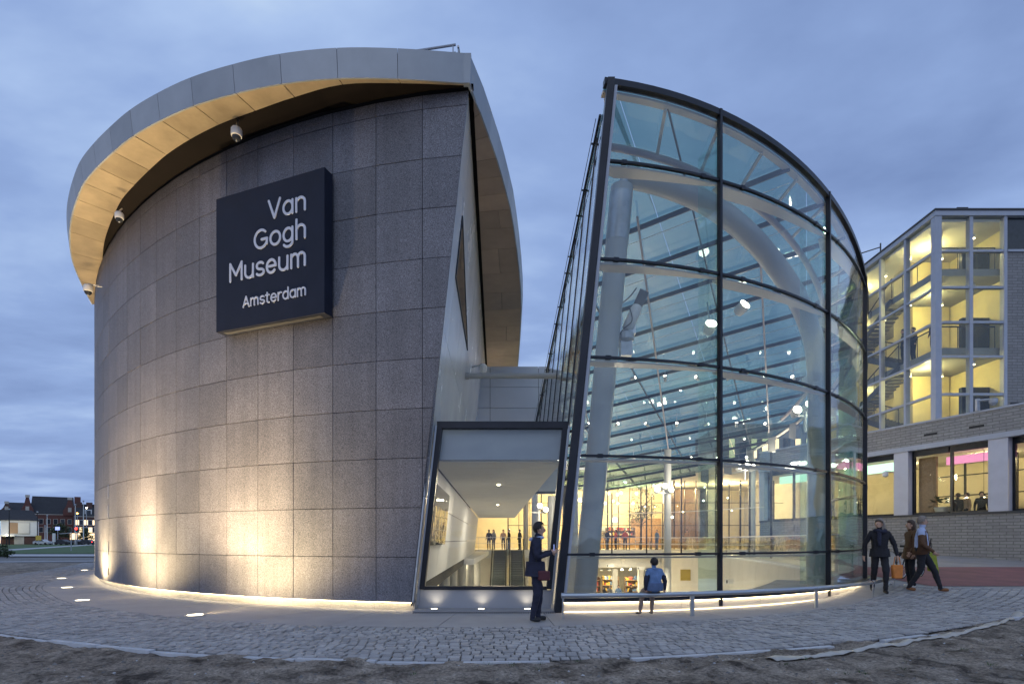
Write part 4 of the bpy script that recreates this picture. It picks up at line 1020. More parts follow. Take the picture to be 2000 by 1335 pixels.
# curved parapet wall of the atrium, in panels
IC = spline([(8.1, 13.5), (8.6, 15.2), (9.2, 17.5), (10.0, 21), (10.9, 27), (11.9, 35), (12.6, 46)], 6)
for a, b in zip(IC[::2], IC[2::2]):
    d = (b - a).normalized() * .01; a2, b2 = a + d, b - d; n = Vector((-d.y, d.x)).normalized() * -.08
    m = MB(); m.hexa([(a2.x, a2.y, -3.2), (b2.x, b2.y, -3.2), (b2.x + n.x * -1, b2.y - n.y, -3.2), (a2.x - n.x, a2.y - n.y, -3.2), (a2.x, a2.y, .42), (b2.x, b2.y, .42), (b2.x - n.x, b2.y - n.y, .42), (a2.x - n.x, a2.y - n.y, .42)]); hpar(m.build('parapet_panel', 'plaster'))
m = MB(); OC = [Vector(PV.pt(5.0 + i * .75, -.3)) for i in range(16)] + [Vector((15.5, 30)), Vector((15.8, 36)), Vector((18, 46))]
m.loft([(p.x, p.y, .47) for p in IC], [(p.x, p.y, .47) for p in [OC[min(len(OC) - 1, int(i * len(OC) / len(IC)))] for i in range(len(IC))]]); hpar(m.build('gallery_floor', 'floor_pale'))
m = MB(); m.tube([(p.x, p.y, .45) for p in IC], .05, 8); hpar(m.build('parapet_cap', 'white_paint', None, True))
# wall under the far balcony with shop openings
hb('balcony_edge', (-3, 44.8, -.15), (20, 45.0, .52), 'white_paint')
for x0, x1 in ((-3, -1.5), (2.0, 4.3), (4.5, 6.0), (12.9, 20)): hb('shop_wall', (x0, 45.05, -4), (x1, 45.28, -.15), 'plaster')
hb('shop_header', (-3, 45.3, -.95), (20, 45.5, -.15), 'plaster')
for px in (1143, 1200, 1250): x = (px - 1000) / F * 46; hb('shop_pier', (x - .2, 45.6, -4), (x + .2, 46, -1.1), 'plaster')
# balustrade of the far balcony
m = MB(); m.box((-3, 44.82, 1.52), (20, 44.87, 1.57)); m.box((-3, 44.82, 1.05), (20, 44.85, 1.08))
for i in range(20): x = -2.8 + i * 1.18; m.box((x, 44.82, .5), (x + .03, 44.86, 1.55))
hpar(m.build('balustrade', 'steel'))
# curtain wall of the far hall
for i in range(25):
    x = -.4 + i * .98
    m = MB(); m.box((x, 48, .5), (x + (.10 if i % 3 == 0 else .05), 48.15, 6.6)); hpar(m.build('curtain_mullion', 'black_frame'))
for z in (2.6, 4.6): hb('curtain_transom', (-.4, 48.02, z), (24, 48.1, z + .05), 'black_frame')
for i in range(8): m = MB(); m.box((-.3 + i * 2.94, 48.2, .55), (2.55 + i * 2.94, 48.22, 6.5)); hpar(m.build('curtain_pane', 'glass_far'))
hb('dark_bay', (16.6, 54, .5), (18.7, 57.5, 6.4), 'dark_wood'); hb('hall_right_wall', (24.8, 43, .5), (25, 58, 6.6), 'plaster')
hb('wood_bay', (12.6, 56.8, .5), (15.6, 57.6, 3.6), 'wood')
hb('grey_bay', (19.4, 54, .5), (20.8, 57.6, 6.4), 'slab_grey')
# hall columns
for nm, x, y, r, z1 in (('hall_column', 2.06, 28, .23, 3.6), ('hall_column', 1.60, 38, .23, 5.4), ('hall_column', 1.2, 47, .23, 6.5), ('hall_column', 7.6, 26.5, .17, roofz(26.5) - .2), ('hall_column', 12.2, 27.6, .17, roofz(27.6) - .2), ('hall_column', 2.2, 20.5, .3, 3.4)):
    m = MB(); m.tube([(x, y, -4), (x, y, z1)], r, 18); hpar(m.build(nm, 'tube_white', None, True))
for i, px in enumerate((868, 884, 902, 918, 931)):
    y = 30 + i * 3.2; x = (px - 1000) / F * y; m = MB(); m.tube([(x, y, -4), (x, y, .3)], .3, 14); hpar(m.build('lower_column', 'tube_white', None, True))
hb('slab_edge_left', (-9, 27, .12), (-1.9, 45, .42), 'white_panel')
hb('lit_wall_panel', (-7, 50, -3.9), (-3.0, 50.2, -.4), 'warm_panel')
# escalators
def escalator(x0, label):
    t = thing('escalator', label, 'escalator', (x0, 44.9, .5), 0, 'escalators')
    n = 26; run = 7.4; drop = 4.4; w_ = .95
    for i in range(n):
        m = MB(); y1 = -run * i / n; z = -drop * i / n; m.box((-w_ / 2, y1 - run / n, z - .35), (w_ / 2, y1, z - .0)); m.build('step', 'tread_mat', t)
    for s in (-1, 1):
        x = s * (w_ / 2 + .08)
        m = MB(); m.hexa([(x - .015, 0.6, -.05), (x + .015, .6, -.05), (x + .015, -run, -drop - .05), (x - .015, -run, -drop - .05), (x - .015, .6, .85), (x + .015, .6, .85), (x + .015, -run, -drop + .85), (x - .015, -run, -drop + .85)]); m.build('balustrade', 'glass_fin', t)
        m = MB(); m.tube([(x, .7, .9), (x, 0, .9), (x, -run, -drop + .9)], .05, 8); m.build('handrail', 'black', t)
        m = MB(); m.beam((x, .2, -.12), (x, -run, -drop - .12), .16, .3); m.build('skirt', 'steel', t)
escalator(-1.02, 'left one of two steel escalators behind the entrance glass'); escalator(.38, 'right one of two steel escalators behind the entrance glass')
# lit glass stair
t = thing('lit_stair', 'glass stair with brightly lit white treads at the left of the pavilion', 'stair', (3.0, 30, -4))
for i in range(15):
    m = MB(); z = 3.6 - i * .235; wd = .22 + i * .028; m.box((-wd + i * .022, 1.2 - i * .16, z), (wd + i * .022, 1.36 - i * .16, z + .05)); m.build('tread', 'step_light', t)
for s in (-1, 1): m = MB(); m.beam((s * .25, 1.36, 3.7), (s * .66 + .33, -1.2, .1), .02, .30); m.build('stringer', 'glass_fin', t)
# floodlight clusters: a bracket with three heads on a column
def cluster(label, loc, heads, e):
    t = thing('floodlight_cluster', label, 'spotlight', loc, 0, 'floodlights on the hall columns')
    m = MB(); m.tube([(0, 0, -.5), (0, 0, .3)], .05, 8); m.box((-.35, -.04, -.03), (.35, .04, .03)); m.build('bracket', 'white_paint', t)
    for k, (hx, hz, ang) in enumerate(heads):
        R_ = Matrix.Rotation(ang, 4, 'Y') @ Matrix.Rotation(math.radians(70), 4, 'X')
        m = MB(); m.lathe([(.06, -.22), (.12, -.18), (.14, .1), (.14, .14)], 14, (hx, -.05, hz), mat=R_); h = m.build('head', 'white_paint', t, True)
        m = MB(); m.lathe([(.125, .142), (.12, .15), (.01, .152)], 14, (hx, -.05, hz), mat=R_); m.build('lens', 'lamp', h)
    lamp('POINT', 'flood', (loc[0] + .9, loc[1] - 1.0, loc[2] + .2), e * .6, (1, .86, .66), None, .06)
HD = [(-.3, .12, -.5), (.05, .28, 0), (.32, .1, .5)]
q = at(1455, 918, 26); cluster('bright floodlight cluster on the column right of the middle mullion', q, HD, 420)
q = at(1295, 962, 26); cluster('bright floodlight cluster on the thin column left of the middle mullion', q, HD, 420)
q = at(1572, 812, 17); cluster('bright floodlight cluster near the thick pillar at upper right', q, HD, 200)
q = at(1120, 915, 14.5); cluster('floodlight beside the black slanted corner post', q, HD[:2], 120)
q = at(1052, 1000, 27); cluster('floodlight seen through the entrance glass above the walking man', q, HD[1:], 250)
for i, (px, py, Y, lb) in enumerate([(1386, 640, 15.5, 'round spotlight head hanging left of the middle mullion'), (1448, 602, 16, 'white spotlight head hanging just right of the middle mullion'), (1582, 742, 15, 'pair of bright spotlights by the pillar below the transom')]):
    p = at(px, py, Y); t = thing('hanging_spotlight', lb, 'spotlight', p, 0, 'spotlights hung from the glass roof')
    Rm = Matrix.Rotation(math.radians(60), 4, 'X') @ Matrix.Rotation(.4 * i, 4, 'Y')
    m = MB(); m.lathe([(.08, -.2), (.15, -.15), (.17, .1), (.17, .15)], 16, mat=Rm); m.build('head', 'white_paint', t, True)
    m = MB(); m.lathe([(.155, .152), (.15, .16), (.01, .162)], 16, mat=Rm); m.build('lens', 'lamp', t)
    m = MB(); m.tube([(0, 0, .15), (0, .2, roofz(Y) - p.z - .5)], .02, 6); m.build('drop_rod', 'galv', t)
# motorised follow spot on the leaning column
t = thing('moving_spotlight', 'silver motorised spotlight with cables clamped to the leaning column', 'spotlight', at(1222, 650, 11.55))
m = MB(); m.box((-.12, -.1, -.5), (.12, .1, -.2)); m.lathe([(.14, -.2), (.18, -.15), (.18, -.02), (.12, .02)], 14); m.build('base', 'galv', t)
m = MB(); m.beam((-.15, 0, 0), (-.12, 0, .35), .06, .1); m.beam((.15, 0, 0), (.17, 0, .35), .06, .1); m.box((-.22, -.09, -.04), (.2, .09, .03)); m.build('yoke', 'steel', t)
Rm = Matrix.Rotation(math.radians(24), 4, 'Y')
m = MB(); m.lathe([(.08, .05), (.12, .1), (.12, .55), (.10, .62)], 14, mat=Rm); m.build('barrel', 'white_paint', t, True)
m = MB(); m.box((-.10, -.08, .63), (.10, .08, .95), mat=Rm); m.build('lamp_box', 'dark_grey', t)
m = MB(); m.tube(spline([(-.2, 0, 0), (-.33, -.05, .2), (-.18, -.12, .5), (.05, -.14, .7), (.2, -.12, .9)], 6), .012, 6); m.tube(spline([(-.28, 0, -.3), (-.1, -.15, .0), (.1, -.15, .2), (.05, -.15, .5)], 6), .012, 6); m.build('cable', 'black', t)
m = MB(); m.tube([(-.5, .0, .1), (-.1, 0, .05)], .03, 8); m.build('clamp', 'galv', t)
# lower shop: shelving units with goods, hanging lamps, signs
def shelf(x, y, wd, label, n=4, rnd=random.Random(5)):
    t = thing('shop_shelf', label, 'shelf', (x, y, -4), 0, 'shop shelves')
    m = MB(); m.box((0, 0, 0), (.05, .4, 2.1)); m.box((wd - .05, 0, 0), (wd, .4, 2.1)); m.box((.05, .36, 0), (wd - .05, .4, 2.1)); m.build('carcass', 'dark_wood', t)
    for k in range(n):
        z = .3 + k * .5; m = MB(); m.box((.05, 0, z), (wd - .05, .36, z + .04)); b = m.build('board', 'wood', t)
        m = MB(); xx = .08
        while xx < wd - .25: w_ = rnd.uniform(.06, .16); h_ = rnd.uniform(.12, .34); m.box((xx, .04, z + .042), (xx + w_, .3, z + .042 + h_), rnd.randint(0, 3)); xx += w_ + rnd.uniform(.01, .08)
        m.build('goods', ['cloth_red', 'white_paint', 'yellow_sign', 'cloth_blue'], b)
shelf(6.55, 47.5, 1.2, 'wooden shop shelf at the left of the lower shop'); shelf(8.0, 48.2, 1.5, 'wooden shop shelf in the middle of the lower shop'); shelf(9.9, 47.5, 1.4, 'wooden shop shelf at the right of the lower shop')
shelf(9.6, 55.5, 3.0, 'bookshelf on the upper floor behind the curtain wall'); 
bpy.context.view_layer.update()
sh = [o for o in C.objects if o.name.startswith('shop_shelf')][-1]; sh.location.z = .5
def plate(nm, label, p, w_, h_, mt, cat='sign', arrow=None):
    t = thing(nm, label, cat, p); m = MB(); m.box((-w_ / 2, 0, -h_ / 2), (w_ / 2, .05, h_ / 2)); m.build('plate', mt, t)
    if arrow:
        m = MB(); m.beam((w_ * .36, -.006, h_ * .28), (w_ * .36, -.006, -h_ * .3), .05, .008, (0, 1, 0)); m.beam((w_ * .36, -.006, -h_ * .3), (w_ * .36 - .12, -.006, -h_ * .05), .05, .008, (0, 1, 0)); m.beam((w_ * .36, -.006, -h_ * .3), (w_ * .36 + .12, -.006, -h_ * .05), .05, .008, (0, 1, 0)); m.build('arrow', arrow, t)
    else:
        m = MB(); m.box((-w_ * .42, -.006, -h_ * .3), (-w_ * .30, .0, h_ * .3)); m.build('pictogram', 'black', t)
plate('wayfinding_sign', 'yellow hanging sign with a downward arrow in the lower hall', at(1349, 1122, 36.2), 1.35, .74, 'yellow_sign', arrow='white_paint')
for i, (px, py, Y) in enumerate(((1192, 1104, 44.5), (1252, 1109, 44.5), (1287, 1113, 44.5), (1427, 1135, 26.3))):
    plate('small_sign', ['small white sign left of the lit shop arches', 'small white sign on the shop wall just left of the child', 'small white sign just right of the child\'s head', 'small white sign on the curved atrium wall right of the mullion'][i], at(px, py, Y), .62 if i < 3 else .5, .24, 'white_paint')
# pendant lamps in the far hall and shop lights
pl = [(1203, 920, 50), (1230, 920, 51), (1262, 919, 50), (1222, 942, 49), (1252, 942, 51), (1188, 963, 50), (1206, 965, 49), (1213, 962, 52), (1243, 963, 50), (1182, 982, 49), (1207, 982, 51), (1236, 982, 50), (1313, 1009, 52), (1197, 978, 53)]
for i, (px, py, Y) in enumerate(pl):
    p = at(px, py, Y); t = thing('pendant_lamp', 'small warm pendant lamp glowing in the far hall above the people', 'lamp', p, 0, 'pendant lamps in the far hall')
    m = MB(); m.lathe([(.02, -.11), (.08, -.08), (.11, 0), (.08, .08), (.02, .11)], 10); m.build('bulb', 'lamp', t, True)
    m = MB(); m.tube([(0, 0, .1), (0, 0, 6.6 - p.z)], .012, 5); m.build('cord', 'black', t)
for x, y, z, e in ((3, 52, 5.9, 1200), (7.5, 53, 5.9, 1300), (11.5, 53.5, 5.9, 1600), (15, 52, 5.9, 1300), (20, 50.5, 5.8, 1300), (7, 41, 5.4, 500), (0, 51, 5.4, 900)): lamp('POINT', 'hall_light', (x, y, z), e, (1, .73, .36), None, .08)
for x, y, e in ((8, 49, 260), (4, 50, 220), (1, 48, 260), (-4, 40, 320), (5, 36, 420), (6, 25, 340), (9, 43, 160)): lamp('AREA', 'lower_light', (x, y, -.4 if y > 44 else .0), e, (1, .83, .56), None, 1.6, (0, 0, 0))
# indoor tree
def leafy(name, label, loc, h, r, n, mt, seed, trunk_h=.45, cat='tree', leaf=.09, group=None):
    rnd = random.Random(seed); t = thing(name, label, cat, loc, 0, group); m = MB(); m.tube([(0, 0, 0), (.03, 0, h * .35), (-.02, .02, h * .8)], [h * .018, h * .014, h * .005], 8)
    for k in range(9):
        a = rnd.uniform(0, 6.3); z = h * rnd.uniform(.35, .75); d = r * rnd.uniform(.5, .9); m.tube([(0, 0, z), (math.cos(a) * d * .5, math.sin(a) * d * .5, z + h * .08), (math.cos(a) * d, math.sin(a) * d, z + h * .18)], [h * .008, h * .005, h * .002], 5)
    m.build('trunk', 'bark', t); m = MB()
    cl = [(rnd.uniform(-.7, .7) * r, rnd.uniform(-.7, .7) * r, h * rnd.uniform(trunk_h, .95)) for _ in range(16)]
    for _ in range(n):
        c = rnd.choice(cl); p = Vector((c[0] + rnd.gauss(0, r * .22), c[1] + rnd.gauss(0, r * .22), c[2] + rnd.gauss(0, h * .06))); a = Vector((rnd.gauss(0, 1), rnd.gauss(0, 1), rnd.gauss(0, 1))).normalized() * leaf; b = a.cross(Vector((rnd.gauss(0, 1), rnd.gauss(0, 1), rnd.gauss(0, 1)))).normalized() * leaf * .5
        m.face((p - a, p + b, p + a, p - b))
    m.build('crown', mt, t); return t
leafy('indoor_tree', 'slender leafy tree behind the glass left of the middle mullion', tuple(at(1252, 1062, 50).xy) + (.5,), 5.6, 1.3, 900, 'leaf_dark', 4)

# rear glass wall of the pavilion: slim rails curving up behind the hall
rr = [19 + i * .6 for i in range(24)]
for z in (1.09, 2.95, 4.81):
    ps = [P3(s, z, -.1) for s in rr if roofz(PV.pt(s)[1]) > z + .3]
    if len(ps) > 2: m = MB(); m.tube(ps, .025, 6); ppar(m.build('rear_rail', 'white_paint'))
for k in range(6):
    s = 20 + k * 2.2; x, y = PV.pt(s, -.1); m = MB(); m.beam((x, y, .5), (x, y, roofz(y)), .05, .08); ppar(m.build('rear_mullion', 'black_frame'))
# hanging glass fins along the far roof edge
for k in range(9):
    s = 10.5 + k * 1.5; a = Vector(P3(s, 0, -.3)); b = Vector(P3(s + .5, 0, -.3)); zt = roofz(a.y) - .15
    m = MB(); m.hexa([(a.x, a.y, zt - .75), (b.x, b.y, zt - .62), (b.x, b.y + .03, zt - .62), (a.x, a.y + .03, zt - .75), (a.x, a.y, zt), (b.x, b.y, zt), (b.x, b.y + .03, zt), (a.x, a.y + .03, zt)]); ppar(m.build('hanging_fin', 'slab_grey'))
# gallery balustrade round the atrium
m = MB(); m.tube([(p.x, p.y, 1.5) for p in IC], .022, 6); hpar(m.build('gallery_rail', 'white_paint', None, True))
for a, b in zip(IC[::3], IC[3::3]): m = MB(); m.hexa([(a.x, a.y, .55), (b.x, b.y, .55), (b.x + .015, b.y, .55), (a.x + .015, a.y, .55), (a.x, a.y, 1.48), (b.x, b.y, 1.48), (b.x + .015, b.y, 1.48), (a.x + .015, a.y, 1.48)]); hpar(m.build('gallery_glass', 'glass_far'))
# cafe furniture on the upper floor
r4 = random.Random(14)
for i in range(12):
    x = 4.5 + i * 1.45; y = 49.2 + r4.uniform(0, 3.5)
    t = thing('cafe_table', 'small round cafe table on the upper floor, number %d from the left' % (i + 1) if False else 'small round cafe table in the far lit hall, %s' % ('leftmost', 'second from left', 'third from left', 'fourth from left', 'fifth from left', 'sixth from left', 'seventh from left', 'eighth from left', 'ninth from left', 'third from right', 'second from right', 'rightmost')[i], 'table', (x, y, .5), 0, 'cafe tables')
    m = MB(); m.lathe([(.45, .72), (.45, .75)], 16); m.build('table_top', 'white_paint' if i % 2 else 'wood', t); m = MB(); m.tube([(0, 0, 0), (0, 0, .72)], .03, 8); m.lathe([(.22, 0), (.2, .03)], 14); m.build('leg', 'black', t)
hb('bar_counter', (9.0, 55.2, .5), (13.5, 55.9, 1.6), 'wood'); hb('bar_light', (9.2, 57.7, 2.3), (13.0, 57.9, 2.6), 'warm_panel'); hb('menu_light', (10.6, 57.7, 3.2), (11.2, 57.9, 3.7), 'step_light')
for i in range(9): hb('bottle_shelf', (5.0 + i * 1.9, 57.6, 1.0 + (i % 3) * .5), (6.3 + i * 1.9, 57.9, 1.08 + (i % 3) * .5), 'dark_wood')
for i in range(26):
    px = r4.uniform(1165, 1600); py = r4.uniform(905, 1010); Yp = r4.uniform(47.5, 56) if px < 1440 else r4.uniform(30, 33)
    if px > 1440: Yp = 50
    p = at(px, py, Yp); t = thing('pendant_lamp', 'small warm pendant lamp glowing in the far hall above the people', 'lamp', p, 0, 'pendant lamps in the far hall')
    m = MB(); rr_ = r4.uniform(.05, .10); m.lathe([(.02, -rr_), (rr_ * .8, -rr_ * .6), (rr_, 0), (rr_ * .8, rr_ * .6), (.02, rr_)], 10); m.build('bulb', 'lamp', t, True)
    m = MB(); m.tube([(0, 0, .08), (0, 0, max(.3, 6.6 - p.z))], .008, 5); m.build('cord', 'black', t)
# rear museum wing with lit windows, beyond the hall roof
rear = thing('rear_wing', 'rear museum wing with rows of lit windows behind the glass roof', 'building', (33, 64, 0))
m = MB(); m.box((-8, 0, 0), (26, 10, 15)); m.build('wall', 'slab_grey', rear)
for i in range(14):
    for j in range(2):
        x = -7.5 + i * 1.3; z = 7.6 + j * 3.3; m = MB(); m.box((x, -.08, z), (x + .8, -.01, z + 2.4)); f = m.build('window', 'black_frame', rear); m = MB(); m.box((x + .07, -.11, z + .07), (x + .73, -.085, z + 2.33)); m.build('pane', 'shop_light' if (i * 5 + j * 3) % 4 else 'pane_dark', f)

for i, px in enumerate((1160, 1175, 1190, 1215, 1232, 1262, 1275)):
    x = (px - 1000) / F * 46.4; t = thing('shop_downlight', 'conical shop lamp under the lower ceiling, %s from the left' % ('first', 'second', 'third', 'fourth', 'fifth', 'sixth', 'seventh')[i], 'lamp', (x, 46.4, -1.25), 0, 'shop lamps')
    m = MB(); m.lathe([(.16, 0), (.05, .16), (.03, .2)], 12); m.build('shade', 'white_paint', t, True); m = MB(); m.lathe([(.10, -.01), (.10, .02)], 10); m.build('bulb', 'lamp_soft', t)
lamp('AREA', 'shop_light', (9.5, 47, -1.1), 260, (1, .80, .46), None, 1.4, (0, 0, 0))

# slim rafters crossing the purlins, and added glint spots imitating lamp reflections in the roof
t_ = -12.0
while t_ < 12:
    pts = []
    for i in range(len(ROOFP)):
        a, b = ROOFP[i], ROOFP[(i + 1) % len(ROOFP)]; da = a[0] * pd.x + a[1] * pd.y - t_; db = b[0] * pd.x + b[1] * pd.y - t_
        if da * db < 0: f = da / (da - db); pts.append((a[0] + (b[0] - a[0]) * f, a[1] + (b[1] - a[1]) * f))
    if len(pts) >= 2:
        a, b = sorted(pts, key=lambda p: p[1])[0], sorted(pts, key=lambda p: p[1])[-1]
        m = MB(); m.beam((a[0], a[1], roofz(a[1]) - .06), (b[0], b[1], roofz(b[1]) - .06), .03, .06); ppar(m.build('rafter', 'dark_grey'))
    t_ += 3.2
WORDS = ('first', 'second', 'third', 'fourth', 'fifth', 'sixth', 'seventh', 'eighth', 'ninth', 'tenth')
for row in range(3):
    for k in range(7):
        y = 19.5 + row * 3.6; x = 3.2 + k * (1.15 + row * .12); z = roofz(y) - .55
        t = thing('added_glint_spot', 'small added glint standing in for a lamp reflection in the glass roof, %s from left in the %s row' % (WORDS[k], ('front', 'middle', 'rear')[row]), 'spotlight', (x, y, z), 0, 'added glints under the glass roof')
        Rm = Matrix.Rotation(math.radians(50 + 25 * math.sin(k * 2.1)), 4, 'X') @ Matrix.Rotation(math.sin(k * 1.7 + row), 4, 'Y')
        m = MB(); m.lathe([(.03, -.12), (.06, -.09), (.06, .08)], 10, mat=Rm); m.build('head', 'white_paint', t, True); m = MB(); m.lathe([(.054, .082), (.05, .088), (.005, .089)], 10, mat=Rm); m.build('lens', 'lamp', t)
        m = MB(); m.tube([(0, 0, .02), (0, 0, .50)], .01, 5); m.build('drop_rod', 'galv', t)
# ================================================================== BRICK MUSEUM BUILDING (right)
annex = thing('brick_building', 'grey brick museum building with a white gridded glass stair tower', 'building', (20, 26, .7))
def apar(o): o.parent = annex; o.matrix_parent_inverse = Matrix.Translation((-20, -26, -.7)); return o
FA = Vector((18.0, 27.3)); FU = Vector((.368, -.93)).normalized(); FN = Vector((-.93, -.368)).normalized()   # FN faces the square
def f3(t, z, out=0): p = FA + FU * t + FN * out; return Vector((p.x, p.y, z))
def fbox(nm, t0, t1, z0, z1, o0, o1, mt, par=None):
    m = MB(); m.hexa([f3(t0, z0, o0), f3(t0, z0, o1), f3(t1, z0, o1), f3(t1, z0, o0), f3(t0, z1, o0), f3(t0, z1, o1), f3(t1, z1, o1), f3(t1, z1, o0)])
    o = m.build(nm, mt, par); return o if par else apar(o)
fbox('brick_plinth', -7.0, 14, -.2, 2.44, -.4, 0, 'brick_grey')
fbox('sill_ledge', -7.0, 14, 2.443, 2.53, -.45, .04, 'dark_grey')
fbox('brick_band', -7.0, 14, 5.74, 6.72, -.4, .02, 'brick_grey')
fbox('cornice', -7.0, 14, 5.52, 5.737, -.45, .10, 'mullion_white')
fbox('coping', -7.0, 14, 6.723, 6.80, -.45, .06, 'mullion_white')
for t0 in (2.55, 4.35): fbox('vent_slot', t0, t0 + .55, 6.10, 6.2, .021, .03, 'black')
PIL = [(-7.0, -6.6), (-3.0, -2.3), (1.21, 1.87), (5.05, 5.73), (9.4, 10.1)]
for a, b in PIL: fbox('pillar', a, b, 2.533, 5.517, -.40, .05, 'grey_pillar')
for (a, b), (c, d) in zip(PIL, PIL[1:]):
    mid = (b + c) / 2
    for u0, u1 in ((b, mid), (mid, c)):
        fr = fbox('window_frame', u0 + .01, u0 + .11, 2.535, 5.515, -.36, -.24, 'black_frame')
        m = MB(); m.hexa([f3(u0 + .11, 2.535, -.36), f3(u0 + .11, 2.535, -.24), f3(u1 - .05, 2.535, -.24), f3(u1 - .05, 2.535, -.36), f3(u0 + .11, 2.62, -.36), f3(u0 + .11, 2.62, -.24), f3(u1 - .05, 2.62, -.24), f3(u1 - .05, 2.62, -.36)]); apar(m.build('window_rail', 'black_frame')); m = MB()
        m.hexa([f3(u0 + .11, 5.26, -.36), f3(u0 + .11, 5.26, -.24), f3(u1 - .05, 5.26, -.24), f3(u1 - .05, 5.26, -.36), f3(u0 + .11, 5.515, -.36), f3(u0 + .11, 5.515, -.24), f3(u1 - .05, 5.515, -.24), f3(u1 - .05, 5.515, -.36)]); apar(m.build('window_rail', 'black_frame'))
        fbox('window_pane', u0 + .11, u1 - .05, 2.62, 5.26, -.31, -.29, 'glass_far')
# restaurant behind the windows
fbox('restaurant_floor', -7.0, 14, 2.0, 2.3, -6.5, -.42, 'floor_dark')
fbox('restaurant_back_wall', -7.0, 14, 2.3, 5.5, -6.8, -6.5, 'plaster_warm')
fbox('restaurant_ceiling', -7.0, 14, 5.40, 5.5, -6.5, -.42, 'plaster')
for t0 in (1.9, 4.0, 6.2, 8.6): fbox('inner_post', t0, t0 + .07, 2.3, 5.4, -4.2, -4.1, 'black_frame')
fbox('inner_rail', 0, 12, 3.55, 3.6, -4.2, -4.1, 'black_frame'); fbox('inner_rail', 0, 12, 4.55, 4.6, -4.2, -4.1, 'black_frame')
fbox('curtain', 1.95, 2.7, 2.35, 5.2, -.72, -.6, 'cloth_tan'); fbox('curtain', 6.2, 6.7, 2.35, 5.2, -.72, -.6, 'cloth_tan')
fbox('pink_soffit', 2.6, 5.0, 4.86, 5.22, -1.6, -1.5, 'pink_light'); fbox('pink_soffit', 5.9, 9.2, 4.86, 5.22, -1.6, -1.5, 'pink_light')
fbox('green_soffit', -2.2, 1.15, 4.80, 5.25, -1.2, -1.1, 'green_light'); fbox('green_soffit', -6.5, -3.1, 4.80, 5.25, -1.2, -1.1, 'green_light')
for t0, e in ((-5, 150), (-.4, 110), (3.4, 150), (7.6, 150), (11.5, 120)): lamp('POINT', 'restaurant_light', f3(t0, 5.1, -3.4), e, (1, .80, .42), None, .05)
for i, t0 in enumerate((4.15, 4.45, 4.75)):
    p = f3(t0, 3.25, -1.4); t = thing('pendant_lamp', 'small shaded pendant lamp over the restaurant tables, %s of three' % ('leftmost', 'middle', 'rightmost')[i], 'lamp', p, 0, 'restaurant pendants')
    m = MB(); m.lathe([(.16, 0), (.05, .1), (.02, .12)], 12); m.build('shade', 'dark_grey', t, True); m = MB(); m.lathe([(.05, -.02), (.05, .02)], 10); m.build('bulb', 'lamp_soft', t); m = MB(); m.tube([(0, 0, .1), (0, 0, 2.1)], .008, 5); m.build('cord', 'black', t)
# potted plant in the window
t = thing('potted_plant', 'large leafy plant in a pale bowl in the restaurant window', 'plant', f3(2.95, 2.55, -.62))
m = MB(); m.lathe([(.12, 0), (.26, .08), (.33, .28), (.31, .30)], 18); m.build('pot', 'plaster', t, True)
m = MB(); r2 = random.Random(2)
for k in range(34):
    a = r2.uniform(0, 6.3); el = r2.uniform(.1, 1.2); d = Vector((math.cos(a) * math.cos(el), math.sin(a) * math.cos(el), math.sin(el))); p = d * r2.uniform(.25, .5) + Vector((0, 0, .28)); s = d.cross(Vector((0, 0, 1))).normalized() * .10; e_ = p + d * .26 - Vector((0, 0, .10)); m.face((p, (p + e_) / 2 + s, e_, (p + e_) / 2 - s))
m.build('leaves', 'leaf_dark', t)
# stair tower
TX, TY = 19.15, 24.5
ZR = [6.80, 7.91, 9.60, 11.15, 12.72, 14.36, 16.0]
LYs = [TY, 26.33, 28.1, 29.9, 31.8, 33.8]; RXs = [TX, 20.66, 22.2]
def tbox(nm, lo, hi, mt): m = MB(); m.box(lo, hi); return apar(m.build(nm, mt))
for y in LYs[1:]: tbox('tower_mullion', (TX - .10, y - .065, 6.80), (TX + .12, y + .065, 15.9), 'mullion_white')
tbox('tower_corner', (TX - .13, TY - .13, 6.80), (TX + .15, TY + .15, 16.0), 'mullion_white')
for x in RXs[1:]: tbox('tower_mullion', (x - .075, TY - .10, 6.80), (x + .075, TY + .12, 15.9), 'mullion_white')
for z in ZR[1:-1]:
    for a, b in zip(LYs, LYs[1:]): tbox('tower_transom', (TX - .08, a + .07 if a > TY else a + .155, z - .05), (TX + .08, b - .07, z + .05), 'mullion_white')
    for a, b in zip(RXs, RXs[1:]): tbox('tower_transom', ((a + .08) if a > TX else a + .155, TY - .08, z - .05), (b - .08, TY + .08, z + .05), 'mullion_white')
for z0, z1 in zip(ZR, ZR[1:]):
    for a, b in zip(LYs, LYs[1:]): m = MB(); m.box((TX - .01, a + .09, z0 + .07), (TX + .01, b - .09, z1 - .07)); apar(m.build('tower_pane', 'glass_far'))
    for a, b in zip(RXs, RXs[1:]): m = MB(); m.box((a + .10, TY - .01, z0 + .07), (b - .10, TY + .01, z1 - .07)); apar(m.build('tower_pane', 'glass_far'))
tbox('tower_roof', (TX - .16, TY - .16, 15.9), (34, 36, 16.12), 'mullion_white'); tbox('roof_edge_trim', (TX - .2, TY - .2, 16.123), (34, 36, 16.2), 'dark_grey')
for z in (13.72, 10.12): tbox('landing', (TX + .35, TY + .3, z - .32), (27, 35, z), 'slab_grey')
tbox('tower_floor', (TX - .05, TY, 6.70), (27, 35, 6.79), 'floor_pale'); tbox('tower_ceiling', (TX + .1, TY + .1, 15.75), (27, 35, 15.88), 'plaster')
tbox('tower_back_wall', (TX + 3.6, TY + .2, 6.8), (TX + 3.8, 35, 15.9), 'plaster_yellow'); tbox('tower_core', (TX + 1.6, TY + 3.6, 6.8), (TX + 3.5, TY + 5.0, 15.7), 'plaster_yellow')
